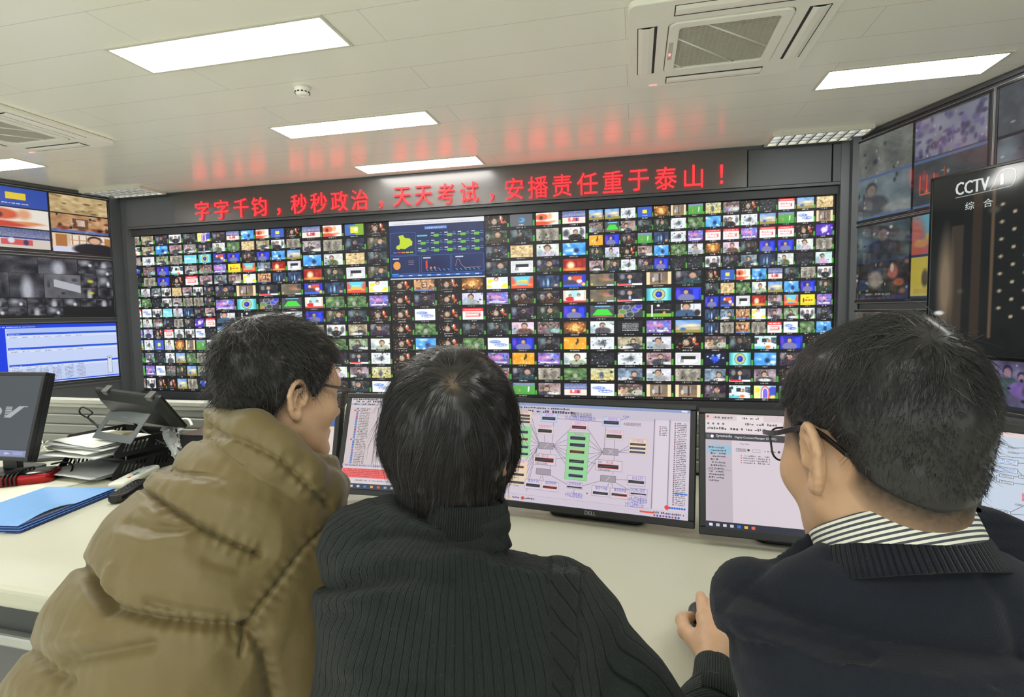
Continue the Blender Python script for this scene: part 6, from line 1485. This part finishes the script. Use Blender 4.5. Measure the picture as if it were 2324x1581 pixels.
# ------------------------------------------------------------------ things lying on the desk
M_paper = mat('white_paper', (232, 232, 226), .75, 0, .03, 30); M_paper2 = mat('grey_paper', (196, 198, 200), .75, 0, .04, 30)
M_blue = mat('light_blue_folder', (122, 168, 222), .35, 0, .03); M_blue2 = mat('deep_blue_folder_edge', (44, 76, 176), .35, 0, .04)
M_mesh = mat('black_tray_metal', (26, 27, 29), .45, .2, .05); M_cable_w = mat('white_cable', (226, 226, 216), .5); M_cable_b = mat('black_cable', (18, 18, 19), .5)
M_wrap = mat('crumpled_plastic_film', (206, 210, 208), .18, 0, .1, 40, .9, 90, Transmission_Weight=.5)
M_tin = mat('metallic_red_case', (150, 20, 24), .22, .5, .05); M_grey = mat('slate_grey_plastic', (104, 108, 110), .4, .1, .04); M_btn = mat('dark_buttons', (52, 54, 56), .5)
Z0 = DESK+.0006
def sheet(p, w, h, ang, z, m, name, label, grp=None, curl=.0, seed=0, cat='paper', t=.0006):
    """a sheet of paper lying slightly wavy"""
    r = np.random.default_rng(seed); n = 9; X, Y = np.meshgrid(np.linspace(-w/2, w/2, n), np.linspace(-h/2, h/2, n)); B = rotz(ang, (p[0], p[1], z))
    q = vnoise(np.stack([X.ravel(), Y.ravel(), np.full(X.size, seed*.37)], -1), .11, seed)+.5
    Zz = q*curl; V = np.stack([X.ravel(), Y.ravel(), Zz], -1); Vb = V.copy(); Vb[:, 2] += t; V = xf(B, np.concatenate([V, Vb])); i = np.arange(n*n).reshape(n, n)
    F = [(i[a, b_], i[a, b_+1], i[a+1, b_+1], i[a+1, b_]) for a in range(n-1) for b_ in range(n-1)]; F = [tuple(int(v)+n*n for v in f) for f in F]+[tuple(int(v) for v in f[::-1]) for f in F]
    rim = list(i[0])+list(i[1:, -1])+list(i[-1, -2::-1])+list(i[-2:0:-1, 0])
    for a, b_ in zip(rim, rim[1:]+rim[:1]): F.append((int(a), int(b_), int(b_)+n*n, int(a)+n*n))
    o = link_mesh(name, V, F, m, None, smooth=True); o.data.polygons.foreach_set('use_smooth', np.ones(len(o.data.polygons), bool)); return tag(o, label, cat, grp)

# two stacked letter trays
A = onz(256, 1092, DESK); Bq = onz(131, 1073, DESK); e1 = unit(A-Bq); e2 = np.array([-e1[1], e1[0], 0]); TW = float(np.linalg.norm(A-Bq)); TD = .25
ti_ = math.atan2(e1[1], e1[0])
def letter_tray(z, sh, label):
    o0 = Bq+e2*sh; M = rotz(ti_, (o0[0], o0[1], z)); e = empty('letter_tray', tuple(xf(M, (TW/2, TD/2, 0))), ti_, label, 'letter tray')
    b = MB(M); b.box((0, 0, 0), (TW, TD, .003)); b.build('tray_floor', M_mesh, e)
    for x in (0.0, TW-.003):                                      # side wall with slanted slots
        R = M @ np.array([[0, 0, 1, x], [1, 0, 0, 0], [0, 1, 0, 0], [0, 0, 0, 1.0]])
        b = MB(R); h = .062; prof = [(0, .003), (TD, .003), (TD, h), (.03, h), (0, .022)]
        # strips between the slots
        b.prism([(0, .003), (TD, .003), (TD, .016), (0, .016)], 0, .003); b.prism([(.026, .050), (TD, .050), (TD, h), (.034, h)], 0, .003)
        xs = [.0]
        for g0 in (.035, .145): xs += [g0+.016*i for i in range(6)]
        b.prism([(0, .016), (.030, .016), (.046, .050), (.026, .050), (0, .022)], 0, .003)
        for g0 in (.035, .145):
            for i in range(5): x0 = g0+.016*i; b.prism([(x0, .016), (x0+.007, .016), (x0+.023, .050), (x0+.016, .050)], 0, .003)
        b.prism([(.115, .016), (.145, .016), (.161, .050), (.131, .050)], 0, .003); b.prism([(.225, .016), (TD, .016), (TD, .050), (.241, .050)], 0, .003)
        b.build('side_wall', M_mesh, e)
    b = MB(M); b.box((0, TD-.003, .003), (TW, TD, .062)); b.build('rear_wall', M_mesh, e)
    return e, M
t1, MT1 = letter_tray(Z0+.002, 0, 'lower black slotted letter tray standing on the desk, grey papers in it')
t2, MT2 = letter_tray(Z0+.080, .012, 'upper black slotted letter tray piled with white papers')
for x, y in ((.012, .06), (TW-.012, .06), (.012, TD-.02), (TW-.012, TD-.02)):
    b = MB(MT1); b.tube([(x, y, .062 if y < .1 else .062), (x, y, .079)], .0025, 8); b.tube([(x, y, .003), (x, y, .0625)], .0025, 8); b.build('support_rod', M_alu, t1)
pc = xf(MT2, (TW*.47, .10, 0)); zz = pc[2]+.0035
for i in range(7):
    sheet(xf(MT2, (TW*.45+.014*math.sin(i*2.1), .075-.030*(1-i/7)*((i % 2)+.6), 0)), .297, .215, ti_+.10*math.sin(i*1.7), zz+.0075*i, [M_paper, M_paper, M_paper2][i % 3], 'paper_sheet', 'loose white sheet in the pile on the upper letter tray', 'white sheets piled on the upper letter tray', .006, i+3)
ztop = zz+.0075*7
for i in range(3): sheet(xf(MT1, (TW*.45, .085-.022*i, 0)), .297, .215, ti_-.05+.05*i, xf(MT1, (0, 0, 0))[2]+.0035+.006*i, M_paper2, 'paper_sheet', 'grey white sheet lying in the lower letter tray', 'sheets in the lower letter tray', .005, i+20)

# video phone on its stand, on top of the papers
zf = ztop+.004; fl_ = onz(210.5, 993.4, zf); fr_ = onz(297.6, 1008.2, zf); Yt = (fl_[1]+fr_[1])/2+.05
tl_ = ony(248, 926, Yt+.0); tr_ = ony(345, 941, Yt+.0-.01)
vp = empty('video_phone', tuple((fl_+fr_)/2), ti_, 'dark tablet video phone on a grey stand, on the paper pile', 'phone')
ex = unit(fr_-fl_); upv = unit((tl_+tr_)/2-(fl_+fr_)/2); nn = unit(np.cross(ex, upv)); Wb = np.linalg.norm(fr_-fl_); Ht = np.linalg.norm((tl_+tr_)/2-(fl_+fr_)/2); Fs_ = np.eye(4); Fs_[:3, 0] = ex; Fs_[:3, 1] = upv; Fs_[:3, 2] = nn; Fs_[:3, 3] = fl_
b = MB(Fs_); w2 = Wb*1.06; sl_ = .012
def trap(i0, t0, t1): return [(-sl_*t0+i0, Ht*t0), (w2-sl_*0-i0, Ht*t0), (w2-i0+sl_*t1*.6, Ht*t1), (i0+sl_*t1*0, Ht*t1)]
out = [(0, 0), (Wb, 0), (Wb+.006, Ht), (.0, Ht)]; inn = [(.028, .030), (Wb-.028, .030), (Wb-.026, Ht*.64), (.030, Ht*.64)]
b.ringplate(out, inn, 0, .004); o = b.build('stand', M_grey, vp); bevel(o, .003, 2)
V, Fc = text_fit('HUAWEI', .034, .007); b = MB(Fs_); b.add(np.concatenate([V[:, :2]+[Wb*.42, Ht*.76], np.full((len(V), 1), .0045)], 1), Fc); b.build('logo', M_logo, vp)
TLp = ony(217, 877, Yt-.02); TRp = ony(367, 897, Yt-.05); BRp = ony(408, 962, Yt+.06); BLp = TLp+(BRp-TRp)*.92
ex = unit(TRp-TLp); dn = (BRp-TRp); dn = unit(dn-(dn@ex)*ex); nn = np.cross(dn, ex); nn = nn if nn[1] < 0 else -nn
Wt = np.linalg.norm(TRp-TLp); Hh = np.linalg.norm(BRp-TRp)
Ft = np.eye(4); Ft[:3, 0] = ex; Ft[:3, 1] = dn; Ft[:3, 2] = np.cross(ex, dn); Ft[:3, 3] = TLp; sg_ = 1 if Ft[:3, 2][2] > 0 else -1
b = MB(Ft); b.loft([[(x, y, z*sg_) for x, y in rrect(i_, i_, Wt-i_, Hh-i_, .008, 4)] for z, i_ in ((.0, .0), (-.010, .0), (-.016, .006), (-.034, .03))], smooth=False); b.build('tablet_shell', M_black, vp)
for u_, w_ in ((.20, .026), (.86, .03)):
    b = MB(Ft); b.box((Wt*u_-w_/2, -.006, -.022), (Wt*u_+w_/2, .022, .012)); o = b.build('top_tab', mat('tab_grey', (86, 86, 84), .4), vp); bevel(o, .003, 2)
# card box seen through the stand
cb = onz(262, 993, zf); b = MB(rotz(ti_+.25, (cb[0]-.01, cb[1]+.02, zf+.001))); b.box((-.045, -.03, 0), (.045, .03, .016)); o = b.build('card_box', mat('cream_card_box', (222, 218, 186), .6), None); bevel(o, .0015, 2); tag(o, 'small cream card box on the papers inside the stand opening', 'box')

# cables behind the trays
b = MB(); b.tube(spline([(-2.33, 1.93, .80), (-2.42, 1.95, .88), (-2.47, 1.93, .925), (-2.44, 1.92, .955), (-2.40, 1.93, .93), (-2.45, 1.95, .90), (-2.36, 1.93, .86), (-2.24, 1.90, .845), (-2.12, 1.86, .84)], 8), .0035, 8); tag(b.build('cable', M_cable_b), 'black looped cable rising behind the letter trays', 'cable')
b = MB(); p0, p1, p2 = ony(323, 976, 1.86), ony(360, 1002, 1.72), ony(404, 1017, 1.64); b.tube(spline([ony(300, 955, 1.84), p0, p1, p2, ony(440, 1034, 1.60)], 8), .004, 8); tag(b.build('cable', M_cable_b), 'black cable running from the video phone toward the khaki sleeve', 'cable')
b = MB(); b.tube(spline([ony(93, 995, 1.92), ony(103, 1018, 1.90), ony(122, 1030, 1.86), ony(142, 1024, 1.86)], 8), .003, 8); tag(b.build('cable', M_cable_w), 'white cable curling beside the monitor at the left edge', 'cable')
b = MB(); b.tube(spline([ony(88, 1024, 1.86), ony(100, 1008, 1.87), ony(110, 1000, 1.88)], 6), .003, 8); tag(b.build('cable', M_cable_w), 'short straight white cable crossing the curled one', 'cable')
b = MB(); b.tube(spline([ony(70, 1065, 1.8), ony(74, 1050, 1.8), ony(72, 1036, 1.82)], 6), .003, 8); tag(b.build('cable', M_cable_w), 'short white cable hanging under the monitor at the left edge', 'cable')
b = MB(); b.tube(spline([ony(398, 962, 1.9), ony(412, 952, 1.9), ony(428, 952, 1.88), ony(436, 966, 1.86)], 8), .0055, 8); tag(b.build('cable', M_cable_w), 'thick white cable arching behind the video phone', 'cable')
def film(pts, rs, label, seed):
    b = MB(); p = spline(pts, 7); rr = np.interp(np.linspace(0, 1, len(p)), np.linspace(0, 1, len(rs)), rs); b.tube(p, rr, 22)
    V = np.concatenate(b.V); V = V+(vnoise(V, .009, seed)[:, None]*.012)*(vnoise(V, .02, seed+1)[:, None]+1.0)*np.array([1, .4, 1]); b.V = [V]
    for i in range(len(b.sm)): b.sm[i] = False
    tag(b.build('plastic_wrapping', M_wrap), label, 'wrapping')
film([ony(372, 972, 1.72), ony(384, 985, 1.70), ony(396, 1012, 1.66), ony(404, 1036, 1.62)], [.010, .022, .020, .014], 'crumpled clear plastic film beside the video phone', 5)
film([ony(403, 958, 1.80), ony(410, 968, 1.79), ony(406, 985, 1.77)], [.008, .012, .006], 'small twist of clear plastic film by the black book edge', 9)
b = MB(rotz(.05, (-1.63, 1.88, Z0))); b.box((-.16, -.09, 0), (.16, .09, .128)); b.box((-.162, -.092, .128), (.162, .092, .133), 1); o = b.build('equipment_box', [M_black, mat('brown_edge', (64, 48, 42), .5)]); bevel(o, .004, 2); tag(o, 'black box with brown rim between the letter trays and the khaki jacket', 'box')

# red case with a cable wound round it
rc = onz(50, 1104, DESK); rc[:2] += (-.05, .05); MRc = rotz(.62, (rc[0], rc[1], Z0)); rc_e = empty('gadget_case', (rc[0], rc[1], Z0), .62, 'shiny red hard case with a black cable wound round it', 'case')
b = MB(MRc); b.loft([[(x, y, z) for x, y in rrect(-.095+i_, -.06+i_, .095-i_, .06-i_, .025, 6)] for z, i_ in ((.0, .006), (.004, .0), (.030, .0), (.036, .004))]); o = b.build('shell', M_tin, rc_e)
b = MB(MRc); b.loft([[(x, y, z) for x, y in rrect(-.088+i_, -.053+i_, .088-i_, .053-i_, .02, 6)] for z, i_ in ((.0362, .0), (.0385, .004))]); b.build('dark_lid', M_black_gloss, rc_e)
b = MB(MRc)
for k_ in range(4):
    x = -.045+.012*k_; b.tube(spline([(x, -.064, .004), (x, -.066, .03), (x+.004, -.04, .046), (x+.012, .02, .046), (x+.016, .062, .036), (x+.016, .066, .006)], 5), .0032, 7)
b.tube(spline([(.06, .05, .045), (.10, .045, .050), (.135, .02, .04), (.135, -.012, .018), (.10, -.02, .008)], 6), .0035, 8)
b.build('wound_cable', M_cable_b, rc_e)
# blue folders
FU = unit(np.array([-.12, .99, 0])); FV = np.array([-FU[1], FU[0], 0]); FC = np.array([-1.742, 1.462, 0])-FU*.165+FV*.13; fa = math.atan2(FU[1], FU[0])
def folder(k_, z, ang, dx, dy, label, bulge):
    o_ = rotz(ang, (FC[0]+dx, FC[1]+dy, z)); e = empty('folder', (FC[0]+dx, FC[1]+dy, z), ang, label, 'folder'); w, h = .33, .26
    for nm, z0, lift, m in (('back_cover', 0, .0, M_blue2), ('front_cover', .0045, bulge, M_blue)):
        secs = []
        for y in np.linspace(-h/2, h/2, 11):
            row = [(x, y, z0+lift*max(0, 1-((x+.07)/.085)**2)*max(0, (-y-.04)/.09)**1.5) for x in np.linspace(-w/2, w/2, 14)]
            secs.append(row+[(x, y_, zq+.0012) for x, y_, zq in row[::-1]])
        b = MB(o_); b.loft(secs, m=0, smooth=False); b.build(nm, m, e)
    b = MB(o_); b.box((-w/2+.008, -h/2+.008, .0015), (w/2-.012, h/2-.008, .0042)); b.build('inner_paper', M_paper2, e)
folder(0, Z0+.003, fa+.02, .004, -.004, 'bottom blue folder of the three on the desk', 0); folder(1, Z0+.0095, fa+.01, .002, .0, 'middle blue folder of the three on the desk', 0); folder(2, Z0+.016, fa, .0, .0, 'top light blue folder lying on two others, cover bulging', .012)
sheet((FC[0]-.03, FC[1]-.025), .30, .23, fa+.03, Z0, M_paper, 'paper_sheet', 'white sheet peeping out under the lowest blue folder', None, .0003, 31)
c = onz(120, 1092, DESK); sheet((c[0]-.02, c[1]-.02), .36, .297, fa-.35, Z0-.0003, mat('cream_print', (222, 220, 200), .7, 0, .04, 60), 'paper_sheet', 'large printed cream sheet between the red case and the folders', None, .001, 33)
c = onz(150, 1040, DESK); b = MB(rotz(.55, (c[0]-.05, c[1]+.02, Z0))); b.prism(rrect(-.17, -.07, .17, .07, .012), 0, .016); o = b.build('keyboard_tray', M_grey); bevel(o, .004, 2); tag(o, 'flat slate grey slab lying behind the red case', 'keyboard')
# white remote handset with coloured keys
c = onz(292, 1088, DESK); ra = math.atan2(*(onz(335, 1068, DESK)-onz(262, 1106, DESK))[[1, 0]]); MRm = rotz(ra, (c[0]+.02, c[1]+.01, Z0)); rm = empty('remote_control', tuple(MRm[:3, 3]), ra, 'white remote control with small coloured keys beside the lower tray', 'remote control')
b = MB(MRm); b.loft([[(x, y, z) for x, y in rrect(-.12+i_, -.03+i_, .12-i_, .03-i_, .012, 4)] for z, i_ in ((0, .003), (.006, 0), (.016, 0), (.020, .004))]); b.build('body', mat('white_plastic', (226, 226, 216), .4), rm)
for k_, cc in enumerate(((206, 60, 50), (236, 190, 60), (60, 90, 180), (70, 160, 90))):
    b = MB(MRm); b.box((-.055+.018*k_, -.010, .020), (-.044+.018*k_, -.002, .0225)); b.build('colour_key', mat('key_%d' % k_, cc, .4), rm)
for i in range(7):
    for j in range(3): b = MB(MRm); b.box((.02+.012*i, -.018+.013*j, .020), (.028+.012*i, -.010+.013*j, .0222)); b.build('key', M_paper2, rm)
# black telephone handset with a coiled cord
c = onz(292, 1124, DESK); pa = ra+.05; MPh = rotz(pa, (c[0], c[1], Z0+.009)); ph = empty('telephone', tuple(MPh[:3, 3]), pa, 'black telephone handset with keypad and coiled cord by the khaki sleeve', 'telephone')
b = MB(MPh); b.loft([[(x*.9, y*w_*.85, z*.8) for y, z in ((-.028, .0), (-.028, .018), (-.022, .026), (.022, .026), (.028, .018), (.028, 0), (.018, -.008), (-.018, -.008))] for x, w_ in ((-.10, .5), (-.09, .85), (-.06, 1), (.08, 1), (.105, .8))], smooth=False); o = b.build('handset', M_black, ph); bevel(o, .003, 2)
for i in range(6):
    for j in range(3): b = MB(MPh); b.sphere((-.050+.020*i, -.012+.012*j, .021), (.005, .0038, .0024), 10); b.build('key', M_btn, ph)
th_ = np.linspace(0, 2*math.pi*20, 420); xx = np.linspace(-.07, .10, 420); b = MB(MPh)
b.tube(np.stack([xx, -.040-.010*np.sin(np.linspace(0, 3.0, 420))+.009*np.cos(th_), -.001+.009*np.sin(th_)+.0], -1), .0024, 6); b.build('coiled_cord', M_cable_b, ph)
# monitor with the metallic logo at the left edge
def draw_V(s):
    W, H = s.W, s.H; s.rect(0, 0, W, H, (70, 76, 82)); s.rect(0, 0, W, H*.075, (132, 140, 178)); s.rect(0, H*.075, W, H*.083, (40, 44, 50)); s.rect(W*.88, H*.02, W*.97, H*.06, (150, 158, 196)); s.scribble(W*.80, H*.02, W*.05, .01, (200, 204, 230), 3)
    c = (168, 172, 176); y0 = H*.47; h_ = H*.145
    s.disc((W*.62, y0+h_/2), W*.075, c, 28, h_*.5); s.disc((W*.615, y0+h_/2), W*.05, (70, 76, 82), 28, h_*.34)
    for i in range(7): s.rect(W*.725, y0+h_*(i/7.), W*.785, y0+h_*(i/7.+.085), c)
    s.quad([(W*.725, y0), (W*.785, y0), (W*.90, y0+h_), (W*.845, y0+h_)], c); s.rect(W*.86, y0+h_*.93, W*.925, y0+h_, c)
tlv = P(93, 853, 2.02); desk_monitor((tlv[0]-.50, tlv[1]-.01, tlv[2]), 2, 'dark monitor with a silver letter logo at the left edge', draw_V, tilt=16, W=.50, H=.300, logo=None, bz=.014, bs=.55)
# mouse under the hand
ms = onz(1597, 1398, DESK); mo = empty('mouse', (ms[0], ms[1], DESK), 0, 'dark computer mouse with a teal edge under the hand', 'mouse'); MMs = trans(ms[0]+.0, ms[1]-.030, Z0) @ rotz(.05)
def mouse_sec(k_, z): return [(k_*.031*math.copysign(abs(math.cos(t))**.8, math.cos(t)), k_*.048*math.copysign(abs(math.sin(t))**.8, math.sin(t)), z) for t in np.linspace(0, 2*math.pi, 28, endpoint=False)]
b = MB(MMs); b.loft([mouse_sec(.92, 0), mouse_sec(1.0, .004), mouse_sec(1.0, .012)]); b.build('base', mat('teal_plastic', (40, 136, 160), .35), mo)
b = MB(MMs); b.loft([mouse_sec(.995, .0121), mouse_sec(.96, .019), mouse_sec(.82, .025), mouse_sec(.5, .029), mouse_sec(.1, .030)]); b.build('shell', M_black, mo)
b = MB(MMs); b.tube([(-.003, .03, .0285), (.003, .03, .0285)], .006, 12); b.build('wheel', M_btn, mo)
# cables along the screen at the right
for i, (z, lb) in enumerate(((.985, 'upper pale cable lying along the slatted panel at the right edge'), (.977, 'lower pale cable lying along the slatted panel at the right edge'))):
    w0 = np.array([.95, 1.99-.02*i, z]); w1 = np.array([1.75, .79-.02*i, z]); t = np.linspace(0, 1, 7)[:, None]; pth = w0+(w1-w0)*t; pth[:, 2] += .006*np.sin(np.arange(7)*1.7+i); b = MB(); b.tube(spline(pth, 5), .0035, 7); tag(b.build('cable', M_cable_w), lb, 'cable')
